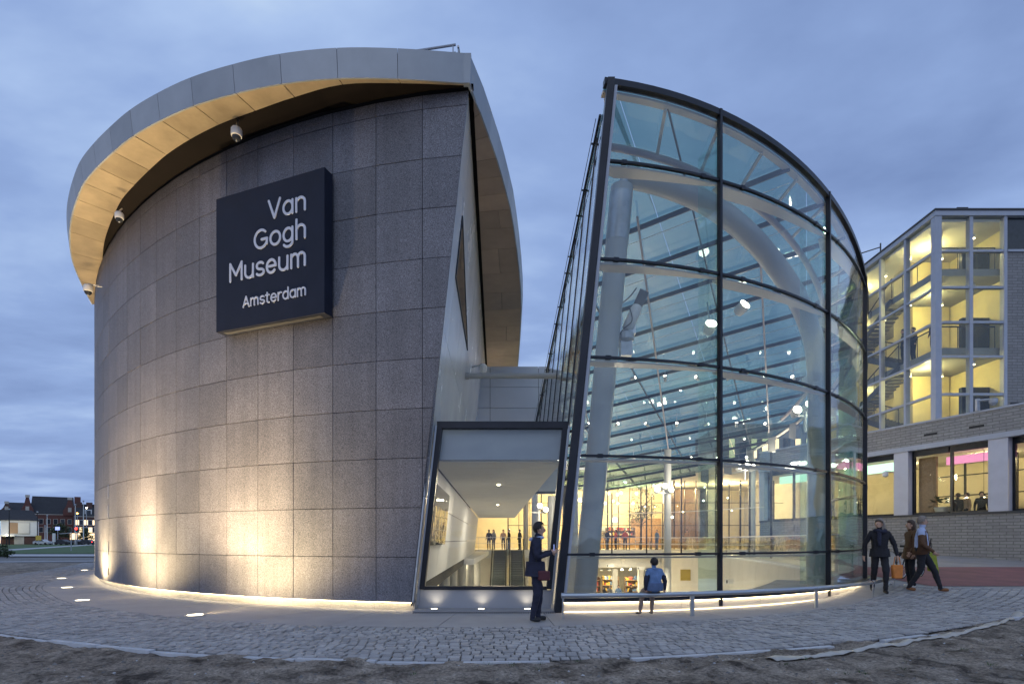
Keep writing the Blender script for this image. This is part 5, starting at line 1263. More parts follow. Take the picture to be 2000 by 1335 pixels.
tbox('tower_end_wall', (TX + .1, 34.8, 6.8), (27, 35, 15.9), 'plaster_yellow')
for z0 in (6.9, 10.2, 13.8): tbox('dark_panel', (TX + 2.25, TY + 1.3, z0), (TX + 3.55, TY + 1.5, z0 + (1.7 if z0 < 13 else 1.3)), 'pane_dark')
def flight(y0, z0, y1, z1, n=14):
    for i in range(n):
        a = i / n; y = y0 + (y1 - y0) * a; z = z0 + (z1 - z0) * a; m = MB(); m.box((TX + .3, min(y, y + (y1 - y0) / n), z), (TX + 1.3, max(y, y + (y1 - y0) / n), z + .09)); apar(m.build('stair_tread', 'dark_grey'))
    m = MB(); m.beam((TX + .28, y0, z0 - .12), (TX + .28, y1, z1 - .12), .05, .28); apar(m.build('stringer', 'dark_grey'))
    m = MB(); m.tube([(TX + .3, y0, z0 + 1.0), (TX + .3, y1, z1 + 1.0)], .03, 6)
    for k in range(5): a = k / 4; y = y0 + (y1 - y0) * a; z = z0 + (z1 - z0) * a; m.tube([(TX + .3, y, z), (TX + .3, y, z + 1.0)], .018, 5)
    apar(m.build('stair_rail', 'black'))
flight(27.3, 6.9, 31, 8.5); flight(31, 8.5, 27.3, 10.1); flight(27.3, 10.2, 31, 11.9); flight(31, 11.9, 27.8, 13.7)
for z in (10.12, 13.72):
    m = MB(); m.tube([(TX + .42, TY + .4, z + 1.0), (TX + .42, 27.2, z + 1.0)], .03, 6); m.tube([(TX + .42, TY + .4, z + 1.0), (TX + 3, TY + .4, z + 1.0)], .03, 6)
    for y in (25.2, 26.2, 27.2): m.tube([(TX + .42, y, z), (TX + .42, y, z + 1)], .018, 5)
    for x in (.42, 1.3, 2.2, 3): m.tube([(TX + x, TY + .4, z), (TX + x, TY + .4, z + 1)], .018, 5)
    apar(m.build('landing_rail', 'black'))
for x in (1.0, 2.6):
    for y in (1.1, 3.0, 4.8):
        for z in (15.72, 13.38, 9.78):
            m = MB(); m.lathe([(.09, -.16), (.09, 0)], 10, (TX + x, TY + y, z)); apar(m.build('ceiling_spot', 'white_paint')); m = MB(); m.lathe([(.075, -.175), (.075, -.163)], 10, (TX + x, TY + y, z)); apar(m.build('spot_lens', 'lamp_soft'))
for z, e in ((15.2, 130), (12.9, 150), (9.3, 170)):
    lamp('POINT', 'tower_light', (TX + 1.3, TY + 2.2, z), e, (1, .86, .34), None, .06); lamp('POINT', 'tower_light', (TX + 1.0, TY + 6.5, z), e * .8, (1, .86, .34), None, .06)
# brick wall right of the tower
tbox('brick_wall', (22.3, TY - .05, 6.80), (34, TY + .3, 14.3), 'brick_grey_x'); tbox('wall_glazing', (22.3, TY + .02, 14.4), (34, TY + .1, 15.85), 'pane_dark'); tbox('wall_coping', (22.3, TY - .12, 14.303), (34, TY + .3, 14.40), 'mullion_white')
for k in range(5): m = MB(); m.box((22.45, TY - .10, 6.95 + k * .13), (24, TY - .055, 7.02 + k * .13)); apar(m.build('louvre', 'dark_grey'))
# cameras and roof bits on the building
t = thing('roof_camera', 'camera on a long horizontal arm above the stair tower roof', 'camera', (TX + .0, 28.2, 16.2))
one(lambda m: (m.tube([(0, 0, 0), (0, 0, .55)], .035, 8), m.tube([(0, 0, .35), (-1.0, 1.0, .35)], .03, 8)), 'arm', 'dark_grey', t); one(lambda m: m.lathe([(.05, -.28), (.12, -.2), (.13, -.05), (.06, 0)], 12, (-1.0, 1.0, .35)), 'housing', 'dark_grey', t, True)
t = thing('wall_camera', 'grey camera on a bracket on the brick band below the tower', 'camera', f3(4.7, 6.8, .1))
one(lambda m: (m.box((-.06, -.06, 0), (.06, .06, .5)), m.tube([(0, 0, .42), (.35, -.3, .4)], .05, 8)), 'bracket', 'galv', t); one(lambda m: m.lathe([(.05, -.2), (.15, -.1), (.16, .05), (.08, .1)], 12, (.38, -.32, .35)), 'housing', 'galv', t, True)
p = f3(1.0, 4.6, .08); t = thing('wall_camera', 'white dome camera on the pillar left of the restaurant windows', 'camera', p)
one(lambda m: m.tube([(0.25, 0.05, .06), (-.25, -.1, .06)], .03, 8), 'bracket', 'white_paint', t); one(lambda m: m.lathe([(.04, -.22), (.12, -.16), (.13, 0), (.06, .05)], 12, (-.25, -.1, 0)), 'housing', 'white_paint', t, True)
t = thing('roof_box', 'small black box on the flat roof edge of the tower', 'roof vent', (TX + 1.2, TY + .1, 16.2)); one(lambda m: (m.box((-.25, -.1, .05), (.25, .1, .16)), m.box((-.05, -.05, 0), (.05, .05, .05))), 'casing', 'black', t)

# ================================================================== FAR LEFT: houses, street
def house(label, x0, x1, y, eave, ridge, mt, rows, cols, gable=None, chimneys=(), dormers=(), depth=9, lit=False, trim=True):
    t = thing('brick_house', label, 'house', ((x0 + x1) / 2, y, 0), .62); cx_ = (x0 + x1) / 2; W2 = (x1 - x0) / 2 * .78
    m = MB(); m.box((-W2, 0, 0), (W2, depth, eave)); wall = m.build('wall', mt, t)
    m = MB(); m.hexa([(-W2, -.3, eave), (W2, -.3, eave), (W2, depth, eave), (-W2, depth, eave), (-W2 + .2, depth * .45, ridge), (W2 - .2, depth * .45, ridge), (W2 - .2, depth * .55, ridge), (-W2 + .2, depth * .55, ridge)]); rf = m.build('roof', 'tile_roof', t)
    if trim: m = MB(); m.box((-W2 - .05, -.2, eave - .35), (W2 + .05, -.02, eave - .1)); m.build('cornice', 'stone_trim', t)
    for r in range(rows):
        for c in range(cols):
            x = -W2 + (c + .5) * 2 * W2 / cols; z = 3.9 + r * (eave - 4.6) / max(1, rows)
            m = MB(); m.box((x - .65, -.06, z), (x + .65, -.005, z + 1.9)); f = m.build('window', 'stone_trim' if not lit else 'white_paint', t)
            m = MB(); m.box((x - .52, -.09, z + .12), (x + .52, -.065, z + 1.78)); m.build('pane', 'shop_light' if (lit and (r + c) % 2) else 'pane_dark', f)
    for gx0, gw, gh in (gable or ()):
        m = MB(); m.prism([(gx0 - gw, -.35, eave - .5), (gx0 + gw, -.35, eave - .5), (gx0 + gw, -.35, eave + gh * .25), (gx0 + gw * .55, -.35, eave + gh * .55), (gx0 + gw * .25, -.35, eave + gh), (gx0 - gw * .25, -.35, eave + gh), (gx0 - gw * .55, -.35, eave + gh * .55), (gx0 - gw, -.35, eave + gh * .25)], (0, .6, 0)); g = m.build('gable', mt, t)
        m = MB(); m.box((gx0 - gw * .35, -.5, eave + gh), (gx0 + gw * .35, .4, eave + gh + .9)); m.build('gable_cap', 'stone_trim', g)
        m = MB(); m.box((gx0 - .5, -.42, eave + gh * .15), (gx0 + .5, -.37, eave + gh * .15 + 1.6)); m.build('pane', 'stone_trim', g)
    for c, h_ in chimneys: m = MB(); m.box((c - .9, depth * .3, eave), (c + .9, depth * .3 + 1.4, ridge + h_)); m.build('chimney', mt, rf)
    for d in dormers: m = MB(); m.box((d - 1, .4, eave + .3), (d + 1, 2.5, eave + 2.3)); k = m.build('dormer', 'white_paint', rf); m = MB(); m.box((d - .7, .33, eave + .6), (d + .7, .39, eave + 2.0)); m.build('pane', 'pane_dark', k)
    return t
HY = 195
def hx(px, Y=HY): return (px - 1000) / F * Y
house('dark brick house with a white dormer behind the billboard hall', hx(-20), hx(59), HY + 6, 11.4, 15.2, 'brick_brown', 2, 5, [(6.0, 2.4, 4.2), (-5.0, 1.6, 3.0)], (), (0.5,))
house('large red brick house with twin stepped gables and dark steep roof', hx(60), hx(143), HY, 10.6, 17.0, 'brick_red', 2, 6, [(5.0, 1.9, 5.2), (-6.6, 1.6, 5.6)], [(7.0, .2)])
t = house('pale lit shop house with dark roof and dormer beside the drum', hx(146), hx(215), HY, 9.8, 14.2, 'brick_brown', 2, 8, None, [(-4.0, .6), (-1.0, .6), (1.6, .6)], (-1.2,), lit=True)
m = MB(); m.box((-6.2, -.5, .4), (6.2, -.12, 3.6)); m.build('shop_front', 'shop_light', t)
t = thing('billboard_hall', 'low white hall with a large lit billboard and dark roof', 'building', (hx(38, 160), 160, 0), .68)
m = MB(); m.box((-4, 0, 2.4), (4, 8, 7.0)); m.build('upper_wall', 'white_paint', t)
m = MB(); m.box((-4, .4, 0), (4, 8, 2.4)); m.build('lower_wall', 'brick_brown', t)
m = MB(); m.hexa([(-9, -.4, 7.0), (4.4, -.4, 7.0), (4.4, 8, 7.0), (-9, 8, 7.0), (-9, 3.5, 10.2), (2.6, 3.5, 10.2), (2.6, 4.5, 10.2), (-9, 4.5, 10.2)]); m.build('roof', 'tile_roof', t)
m = MB(); m.box((-2.3, -.15, 3.0), (2.3, -.02, 6.5)); b_ = m.build('billboard', 'stone_trim', t)
m = MB(); m.box((-.3, -.2, 3.2), (2.2, -.152, 6.3)); m.build('picture_area', 'plaster', b_); m = MB(); m.box((-2.2, -.2, 3.2), (-.34, -.152, 6.3)); m.build('picture_area', 'cloth_tan', b_)
m = MB(); m.box((-9, -1.5, 2.3), (-1, 2, 2.7)); m.build('canopy', 'white_paint', t); m = MB(); m.box((-9, 0, .3), (-4.1, .2, 2.2)); m.build('kiosk_window', 'warm_panel', t)
m = MB(); m.box((-1.2, .3, 0), (1.0, .39, 2.2)); m.build('door', 'stone_trim', t)
lamp('POINT', 'billboard_light', (hx(42, 157), 156, 6.4), 300, (1, .92, .72), None, .2); lamp('POINT', 'billboard_light', (hx(18, 157), 156, 3.0), 120, (1, .9, .6), None, .2)
def lamp_post(label, px, Y, h, mt='galv', head=None, e=0):
    t = thing('street_lamp', label, 'street lamp', (hx(px, Y), Y, 0), 0, 'posts along the far street'); m = MB(); m.tube([(0, 0, 0), (0, 0, h * .5), (0, 0, h)], [.13, .10, .07], 8); m.build('post', mt, t)
    m = MB(); m.lathe([(.05, -.25), (.22, -.1), (.22, .1), (.05, .2)], 10, (0, 0, h)); m.build('head', head or 'galv', t, True)
lamp_post('dark tall post in front of the billboard hall', 18, 140, 9.2, 'black'); lamp_post('pale post left of the small tree', 92, 150, 8.0, 'white_paint'); lamp_post('shorter pale post beside the tall pale one', 88, 152, 5.2, 'white_paint')
lamp_post('pale post in front of the brick chimney', 147, 150, 11, 'white_paint'); lamp_post('tall pale post nearest the drum', 163, 150, 12, 'white_paint'); lamp_post('dark post at the right of the billboard hall', 73, 150, 9, 'black')
lamp_post('lamp with an amber glow on the red house corner', 151, 170, 9.6, 'galv', 'street_amber'); lamp_post('globe lamp glowing at the kiosk', 13, 145, 2.6, 'black', 'lamp_soft'); lamp_post('bright white lamp above the shops', 169, 165, 11, 'galv', 'lamp_soft')
t = thing('traffic_light', 'traffic light showing red near the drum', 'traffic light', (hx(150, 140), 140, 0)); one(lambda m: m.tube([(0, 0, 0), (0, 0, 3.4)], .08, 8), 'post', 'galv', t); one(lambda m: m.box((-.25, -.1, 3.4), (.25, .2, 4.5)), 'box', 'black', t); one(lambda m: m.lathe([(.3, 0), (.3, .05)], 12, (0, -.16, 4.2), mat=Matrix.Rotation(PI / 2, 4, 'X')), 'red_lens', 'red_signal', t)
t = thing('traffic_light', 'second traffic light, dark, left of the small tree', 'traffic light', (hx(105, 140), 140, 0)); one(lambda m: m.tube([(0, 0, 0), (0, 0, 3.0)], .08, 8), 'post', 'white_paint', t); one(lambda m: m.box((-.3, -.1, .8), (.3, .2, 3.0)), 'box', 'white_paint', t)
t = thing('yellow_board', 'yellow road works board by the parked cars', 'sign', (hx(75, 138), 138, 0)); one(lambda m: m.box((-.7, 0, 1.2), (.7, .06, 2.4)), 'plate', 'yellow_sign', t); one(lambda m: (m.box((-.05, .06, 0), (.05, .12, 2.3)),), 'post', 'galv', t)
t = thing('blue_screen', 'small glowing blue sign on a post before the red house', 'sign', (hx(112, 150), 150, 0)); one(lambda m: m.box((-.6, 0, 4.0), (.6, .1, 4.9)), 'plate', 'screen_blue', t); one(lambda m: m.box((-.06, .1, 0), (.06, .2, 4.6)), 'post', 'galv', t)
leafy('street_tree', 'small dark street tree before the red brick house', (hx(117, 158), 158, 0), 6.2, 2.2, 700, 'leaf_dark', 8, .3, leaf=.3)
leafy('street_tree', 'small dark street tree before the lit shops near the drum', (hx(166, 158), 158, 0), 5.0, 1.6, 500, 'leaf_dark', 9, .3, leaf=.3)
def car(label, x, y, mt, face=1):
    t = thing('parked_car', label, 'car', (x, y, -.07), 0 if face > 0 else PI, 'cars in the far street')
    pr = [(-2.1, .3), (2.1, .3), (2.12, .75), (1.9, .9), (1.05, .98), (.45, 1.45), (-1.0, 1.48), (-1.75, 1.0), (-2.1, .92)]
    m = MB(); m.prism([(a, -.85, z) for a, z in pr], (0, 1.7, 0)); m.build('body', mt, t)
    m = MB(); m.prism([(.95, -.86, 1.0), (.42, -.86, 1.38), (-.95, -.86, 1.40), (-1.5, -.86, 1.02)], (0, 1.72, 0)); m.build('window', 'pane_dark', t)
    for xx in (-1.3, 1.35):
        for yy in (-.88, .70): m = MB(); m.lathe([(.32, 0), (.32, .18)], 14, (xx, yy + .18, .32), mat=Matrix.Rotation(PI / 2, 4, 'X')); m.build('wheel', 'rubber', t)
    for yy in (-.7, .5): m = MB(); m.box((-2.14, yy, .72), (-2.1, yy + .25, .88)); m.build('tail_light', 'tail_light', t)
car('white car with red tail lights before the billboard hall', hx(84, 150), 150, 'car_white'); car('dark car with red tail lights before the red house', hx(124, 148), 148, 'car_dark'); car('dark car parked near the lit shops', hx(146, 152), 152, 'car_grey', -1); car('dark car nearest the drum in the far street', hx(168, 150), 150, 'car_dark', -1)
t = thing('park_post', 'thin crossbar post standing on the lawn left of the drum', 'post', (hx(139, 70), 70, -.07)); one(lambda m: (m.tube([(0, 0, 0), (0, 0, 2.4)], .06, 8), m.beam((-1.5, 0, 2.2), (0, 0, 2.3), .08, .08)), 'post', 'galv', t)
leafy('low_bush', 'low weedy bush on the gravel at the far left', (hx(9, 44), 44, -.1), 1.0, .6, 300, 'leaf_dark', 12, .1, 'bush', .12)

# ================================================================== PEOPLE
def ellipsoid(m, c, r, n=14, k=9, keep=None):
    b = len(m.v); c = Vector(c)
    for i in range(k + 1):
        ph = PI * i / k
        for j in range(n): th = 2 * PI * j / n; m.v.append((c.x + r[0] * math.sin(ph) * math.cos(th), c.y + r[1] * math.sin(ph) * math.sin(th), c.z + r[2] * math.cos(ph)))
    for i in range(k):
        for j in range(n):
            q = (b + i * n + j, b + i * n + (j + 1) % n, b + (i + 1) * n + (j + 1) % n, b + (i + 1) * n + j)
            cc = sum((Vector(m.v[a]) for a in q), Vector()) / 4 - c
            if keep and not keep(cc.x / r[0], cc.y / r[1], cc.z / r[2]): continue
            m.f.append(q); m.mi.append(0)
BASE = dict(pelvis=(0, 0, .96), waist=(0, -.005, 1.10), chest=(0, 0, 1.32), neck=(0, .0, 1.47), chin=(0, .025, 1.545), head=(0, .02, 1.635), crown=(0, .0, 1.70),
  sh=(.175, 0, 1.41), el=(.235, -.02, 1.13), wr=(.25, .05, .90), hip=(.09, 0, .92), kn=(.10, .03, .50), an=(.10, -.02, .085), toe=(.115, .13, .045))
def person(label, loc, rz, mats, h=1.72, pose=None, build=1.0, hair='hair_dark', longhair=False, fingers=True, fat=0., cat='person', eyes=True, coat=None, headturn=0., group=None):
    """pose keys: 'el_l','el_r' ... give positions per side in the 1.75 m body; +y is forward, +x the person's left is -x"""
    J = {}
    for k, v in BASE.items():
        if k in ('sh', 'el', 'wr', 'hip', 'kn', 'an', 'toe'):
            for s, sg in (('l', -1), ('r', 1)): J[k + '_' + s] = Vector((v[0] * sg, v[1], v[2]))
        else: J[k] = Vector(v)
    for k, v in (pose or {}).items(): J[k] = Vector(v)
    V, E_, R_, T_ = [], [], [], []
    idx = {}
    def add(k, p, r): idx[k] = len(V); V.append(p); R_.append(r if isinstance(r, tuple) else (r, r))
    def con(a, b, tg): E_.append((idx[a], idx[b])); T_.append(tg)
    B = build
    add('pelvis', J['pelvis'], (.150 * B + fat, .115 * B + fat)); add('waist', J['waist'], (.140 * B + fat, .105 * B + fat * 1.2)); add('chest', J['chest'], (.165 * B, .120 * B + fat * .6)); add('neck', J['neck'], .058)
    con('pelvis', 'waist', 'torso'); con('waist', 'chest', 'torso'); con('chest', 'neck', 'torso')
    hd = Matrix.Rotation(headturn, 3, 'Z'); c0 = J['neck']
    for k in ('chin', 'head', 'crown'): J[k] = c0 + hd @ (J[k] - c0)
    add('chin', J['chin'], .066); add('head', J['head'], (.078, .094)); add('crown', J['crown'], (.062, .072)); con('neck', 'chin', 'head'); con('chin', 'head', 'head'); con('head', 'crown', 'head')
    fw = hd @ Vector((0, 1, 0)); up = (J['crown'] - J['chin']).normalized()
    add('nose', J['head'].lerp(J['chin'], .35) + fw * .108, .014); con('head', 'nose', 'head')
    for s, sg in (('l', -1), ('r', 1)):
        add('sh_' + s, J['sh_' + s], .068 * B); con('chest', 'sh_' + s, 'torso')
        add('el_' + s, J['el_' + s], .050 * B); con('sh_' + s, 'el_' + s, 'arm'); add('wr_' + s, J['wr_' + s], .034 * B); con('el_' + s, 'wr_' + s, 'arm')
        d = (J['wr_' + s] - J['el_' + s]).normalized(); sd = d.cross(Vector((1, 0, 0))); sd = sd.normalized() if sd.length > .2 else Vector((0, 1, 0))
        add('pa_' + s, J['wr_' + s] + d * .075, (.036, .022)); con('wr_' + s, 'pa_' + s, 'hand')
        if fingers:
            inn = Vector((-sg, 0, 0))
            for f in range(4):
                o_ = (f - 1.5) * .019; ln = (.062, .072, .068, .052)[f]; p0 = J['wr_' + s] + d * .085 + sd * o_
                add('f%d_%s' % (f, s), p0 + d * ln * .55 + inn * .008, .0095); con('pa_' + s, 'f%d_%s' % (f, s), 'hand'); add('g%d_%s' % (f, s), p0 + d * ln + inn * .028, .0085); con('f%d_%s' % (f, s), 'g%d_%s' % (f, s), 'hand')
            add('th_' + s, J['wr_' + s] + d * .05 + sd * .045 + inn * .012, .0105); con('pa_' + s, 'th_' + s, 'hand'); add('ti_' + s, J['wr_' + s] + d * .085 + sd * .058 + inn * .022, .009); con('th_' + s, 'ti_' + s, 'hand')
        add('hip_' + s, J['hip_' + s], .095 * B); con('pelvis', 'hip_' + s, 'leg'); add('kn_' + s, J['kn_' + s], .066 * B); con('hip_' + s, 'kn_' + s, 'leg'); add('an_' + s, J['an_' + s], .047); con('kn_' + s, 'an_' + s, 'leg')
        tv = J['toe_' + s] - J['an_' + s]; add('he_' + s, J['an_' + s] + Vector((0, -.02, -.035)), .045); con('an_' + s, 'he_' + s, 'shoe')
        add('ba_' + s, J['an_' + s] + tv * .6 + Vector((0, 0, -.01)), (.045, .036)); con('he_' + s, 'ba_' + s, 'shoe'); add('to_' + s, J['toe_' + s], (.038, .026)); con('ba_' + s, 'to_' + s, 'shoe')
    me = bpy.data.meshes.new('tmp'); me.from_pydata([tuple(v) for v in V], E_, []); ob = bpy.data.objects.new('tmp', me); C.objects.link(ob)
    sk = ob.modifiers.new('s', 'SKIN'); sk.use_smooth_shade = True
    if not me.skin_vertices: me.skin_vertices.new()
    for i, d in enumerate(me.skin_vertices[0].data): d.radius = R_[i]; d.use_root = (i == 0)
    sb = ob.modifiers.new('u', 'SUBSURF'); sb.levels = 2; sb.render_levels = 2
    bpy.context.view_layer.update(); dg = bpy.context.evaluated_depsgraph_get(); em_ = bpy.data.meshes.new_from_object(ob.evaluated_get(dg)); bpy.data.objects.remove(ob)
    em_.name = 'body'; order = ['torso', 'arm', 'hand', 'leg', 'shoe', 'head']; em_.materials.clear()
    for k in order: em_.materials.append(M[mats.get(k, 'skin')])
    segs = [(V[a], V[b], order.index(tg), (R_[a][0] + R_[b][0]) / 2) for (a, b), tg in zip(E_, T_)]; mi = []
    for p in em_.polygons:
        c = p.center; best = None
        for a, b, tg, r in segs:
            ab = b - a; t_ = max(0, min(1, (c - a).dot(ab) / max(1e-9, ab.length_squared))); dd = (c - a - ab * t_).length - r
            if best is None or dd < best[0]: best = (dd, tg)
        tg = best[1]
        if tg == 0 and c.z < J['waist'].z - .07 and not coat: tg = 3
        mi.append(tg)
    if fingers:                                             # creases in the clothes
        lock = set()
        for pl_, tg in zip(em_.polygons, mi):
            if tg in (2, 4, 5): lock.update(pl_.vertices)
        for v_ in em_.vertices:
            if v_.index in lock: continue
            q_ = v_.co; d_ = noise.fractal(Vector((q_.x * 9, q_.y * 9, q_.z * 16 + q_.x * 8)), .8, 2.0, 3) * .012; v_.co = q_ + v_.normal * d_
    em_.polygons.foreach_set('material_index', mi); em_.polygons.foreach_set('use_smooth', [True] * len(em_.polygons))
    s = h / 1.75
    root = thing('person', label, cat, loc, rz, group); root.scale = (s, s, s)
    bo = bpy.data.objects.new('body', em_); C.objects.link(bo); bo.parent = root
    hc = J['head'] + fw * -.014 + Vector((0, 0, .022)); m = MB()
    Rz = hd
    def keep(x, y, z): v = Rz.transposed() @ Vector((x, y, z)); return not (v.y > .30 and v.z < .42) and v.z > -.75 and not (v.y > -.2 and v.z < -.35)
    ellipsoid(m, hc, (.094, .112, .118), 18, 12, keep)
    if longhair: ellipsoid(m, hc - fw * .045 + Vector((0, 0, -.10)), (.098, .075, .15), 14, 9)
    ho = m.build('hair', hair, root, True)
    if eyes:
        rt = hd @ Vector((1, 0, 0))
        for sg in (-1, 1): m = MB(); ellipsoid(m, J['head'] + fw * .090 + rt * sg * .032 + Vector((0, 0, -.005)), (.010, .008, .007), 8, 6); m.build('eye', 'black', root, True); 
        for sg in (-1, 1): m = MB(); ellipsoid(m, J['head'] + rt * sg * .085 + Vector((0, 0, -.02)), (.012, .02, .032), 8, 6); m.build('ear', 'skin', root, True)
    if coat:
        zt, zb, mt, fl = coat; m = MB(); rings = []; pc = J['pelvis']
        for z, k in ((zt, 1.0), ((zt + zb) / 2, 1.06), (zb, 1.12 + fl)):
            rings.append([(pc.x + .178 * B * k * math.cos(2 * PI * i / 20), pc.y + (.142 * B + fat) * k * math.sin(2 * PI * i / 20) * (1 + .05 * math.sin(i * 2.3)), z) for i in range(20)])
        for a, b in zip(rings, rings[1:]):
            for i in range(20): m.face((a[i], a[(i + 1) % 20], b[(i + 1) % 20], b[i]))
        m.face(list(reversed(rings[-1]))); m.face(rings[0]); m.build('coat_tail', mt, root, True)
    return root
DARK = dict(torso='cloth_black', arm='cloth_black', leg='cloth_black', shoe='black', hand='skin', head='skin')
# man walking past the entrance, in profile, looking down at his phone
Y = 9.08
man1 = person('man in dark coat with pale collar, in profile before the entrance glass', ((1046 - 1000) / F * Y, Y, 0), -PI / 2, dict(torso='cloth_navy', arm='cloth_navy', leg='cloth_navy', shoe='black', hand='skin', head='skin'), 1.67,
  dict(chin=(0, .07, 1.53), head=(0, .075, 1.62), crown=(0, .045, 1.69), neck=(0, .02, 1.46), chest=(0, -.02, 1.30), wr_l=(-.10, .27, 1.22), el_l=(-.24, .02, 1.13), wr_r=(.13, .25, 1.20), el_r=(.24, .02, 1.12), an_l=(-.09, .05, .085), toe_l=(-.10, .20, .045), kn_l=(-.09, .07, .5), an_r=(.09, -.06, .085), toe_r=(.10, .09, .045)), hair='hair_dark', coat=(1.05, .80, 'cloth_navy', .04), build=1.16)
m = MB(); m.tube([(.095 * math.cos(2 * PI * i / 14), .015 + .085 * math.sin(2 * PI * i / 14) + .02 * math.sin(2 * PI * i / 14), 1.455 + .02 * math.sin(2 * PI * i / 14)) for i in range(15)], .030, 8); m.build('collar', 'cloth_paleblue', man1, True)
t = thing('phone', 'small dark phone in the hands of the man before the entrance', 'phone', (0, 0, 0)); t.location = ((1046 - 1000) / F * Y + .345, Y, 1.23); m = MB(); m.box((-.035, -.04, -.06), (-.025, .04, .07)); m.build('case', 'black', t); m = MB(); m.box((-.038, -.035, -.05), (-.0355, .035, .06)); m.build('screen', 'screen_blue', t)
t = thing('shoulder_bag', 'dark red bag hanging at the hip of the man before the entrance', 'bag', ((1046 - 1000) / F * Y + .12, Y - .19, .80)); m = MB(); m.box((-.09, -.04, -.10), (.11, .04, .06)); bb = m.build('pouch', 'red_bag', t); bb.modifiers.new('b', 'BEVEL').width = .02; m = MB(); m.tube([(-.12, 0, .1), (-.10, .06, .45), (-.05, .12, .60)], .01, 6); m.build('strap', 'black', t)
# child sitting on the rail with its back to the camera
sch = -1.75
for i in range(-400, 400):
    x, y = PV.pt(i * .01, OFF)
    if abs(1000 + F * x / y - 1278) < 1.2: sch = i * .01
cx0, cy0 = PV.pt(sch, OFF)
hC = 1.10; kC = hC / 1.75; sz = (.44) / kC
child = person('child in a blue vest with dark sleeves sitting on the steel rail, seen from behind', (cx0, cy0, 0), math.atan2(-PV.tan(sch)[1], -PV.tan(sch)[0]) + PI, dict(torso='cloth_blue', arm='cloth_navy', leg='cloth_khaki', shoe='black', hand='skin', head='skin'), hC,
  dict(pelvis=(0, .0, sz + .14), waist=(0, -.01, sz + .30), chest=(0, -.01, sz + .52), neck=(0, .0, sz + .66), chin=(0, .03, sz + .72), head=(0, .02, sz + .83), crown=(0, .0, sz + .91), sh_l=(-.18, -.01, sz + .60), sh_r=(.18, -.01, sz + .60), el_l=(-.28, -.06, sz + .33), el_r=(.29, -.06, sz + .33), wr_l=(-.27, -.02, sz + .10), wr_r=(.30, -.02, sz + .10),
       hip_l=(-.10, .05, sz + .11), hip_r=(.10, .05, sz + .11), kn_l=(-.17, .42, sz - .02), kn_r=(.13, .42, sz - .02), an_l=(-.22, .48, .10), an_r=(.14, .48, .10), toe_l=(-.30, .62, .05), toe_r=(.16, .66, .05)), hair='hair_dark', build=1.38, coat=(sz + .27, sz + .05, 'cloth_jean', -.14))
hh = [o for o in child.children if o.name.startswith('hair')][0]; hh.scale = (1.18, 1.18, 1.12); hh.location = (0, 0, -(sz + .83) * .12)
m = MB(); m.tube([(.19 * math.cos(2 * PI * i / 16), .145 * math.sin(2 * PI * i / 16), sz + .20) for i in range(17)], .030, 8); m.build('waistband', 'cloth_jean', child, True)
m = MB(); m.tube([(.10 * math.cos(2 * PI * i / 16), .09 * math.sin(2 * PI * i / 16), sz + .655) for i in range(17)], .028, 8); m.build('collar', 'cloth_blue', child, True)
# couple walking at the right
Y = 12.85; gw = gz((1720 - 1000) / F * Y, Y)
woman = person('woman in black jacket and scarf walking towards the square, head turned left', ((1718 - 1000) / F * Y, Y, gw), PI - .35, dict(torso='cloth_black', arm='cloth_black', leg='cloth_black', shoe='black', hand='skin', head='skin'), 1.76,
  dict(el_l=(-.30, .0, 1.14), wr_l=(-.33, .06, .90), el_r=(.30, -.02, 1.14), wr_r=(.32, .0, .90), kn_l=(-.09, .16, .50), an_l=(-.08, .14, .085), toe_l=(-.09, .29, .045), kn_r=(.10, -.02, .50), an_r=(.10, -.22, .12), toe_r=(.11, -.08, .05)), hair='hair_grey', longhair=True, headturn=-.9, coat=(1.05, .86, 'cloth_black', .0), build=1.08, fat=.012)
m = MB(); m.tube([(.105 * math.cos(2 * PI * i / 16), .02 + .095 * math.sin(2 * PI * i / 16), 1.46 + .015 * math.sin(i)) for i in range(17)], .045, 8); m.tube([(.03, .10, 1.44), (.05, .15, 1.28), (.04, .16, 1.12)], [.045, .05, .03], 8); m.build('scarf', 'cloth_navy', woman, True)
t = thing('shopping_bag', 'orange carrier bag hanging beside the walking woman', 'bag', ((1752 - 1000) / F * 12.7, 12.7, gw + .62)); m = MB(); m.hexa([(-.10, -.06, -.26), (.10, -.06, -.26), (.10, .06, -.26), (-.10, .06, -.26), (-.14, -.03, .06), (.14, -.03, .06), (.14, .03, .06), (-.14, .03, .06)]); b_ = m.build('pouch', 'orange_bag', t); b_.modifiers.new('b', 'BEVEL').width = .02; m = MB(); m.tube([(-.08, 0, .05), (-.05, 0, .24), (.05, 0, .24), (.08, 0, .05)], .01, 6); m.build('handle', 'orange_bag', t)
Y = 13.05; gm = gz((1800 - 1000) / F * Y, Y)
man2 = person('man in a pale blue shirt, open brown jacket and tan shoes striding right', ((1800 - 1000) / F * Y, Y, gm), -PI / 2 - .75, dict(torso='cloth_paleblue', arm='cloth_brown', leg='cloth_black', shoe='leather_tan', hand='skin', head='skin'), 1.80,
  dict(el_l=(-.27, -.10, 1.13), wr_l=(-.26, -.22, .93), el_r=(.26, .04, 1.12), wr_r=(.20, .22, .95), kn_l=(-.10, .22, .52), an_l=(-.10, .34, .09), toe_l=(-.11, .50, .06), kn_r=(.10, .0, .50), an_r=(.10, -.24, .10), toe_r=(.11, -.09, .045)), hair='hair_grey', build=1.12, fat=.03, headturn=.3)
m = MB()
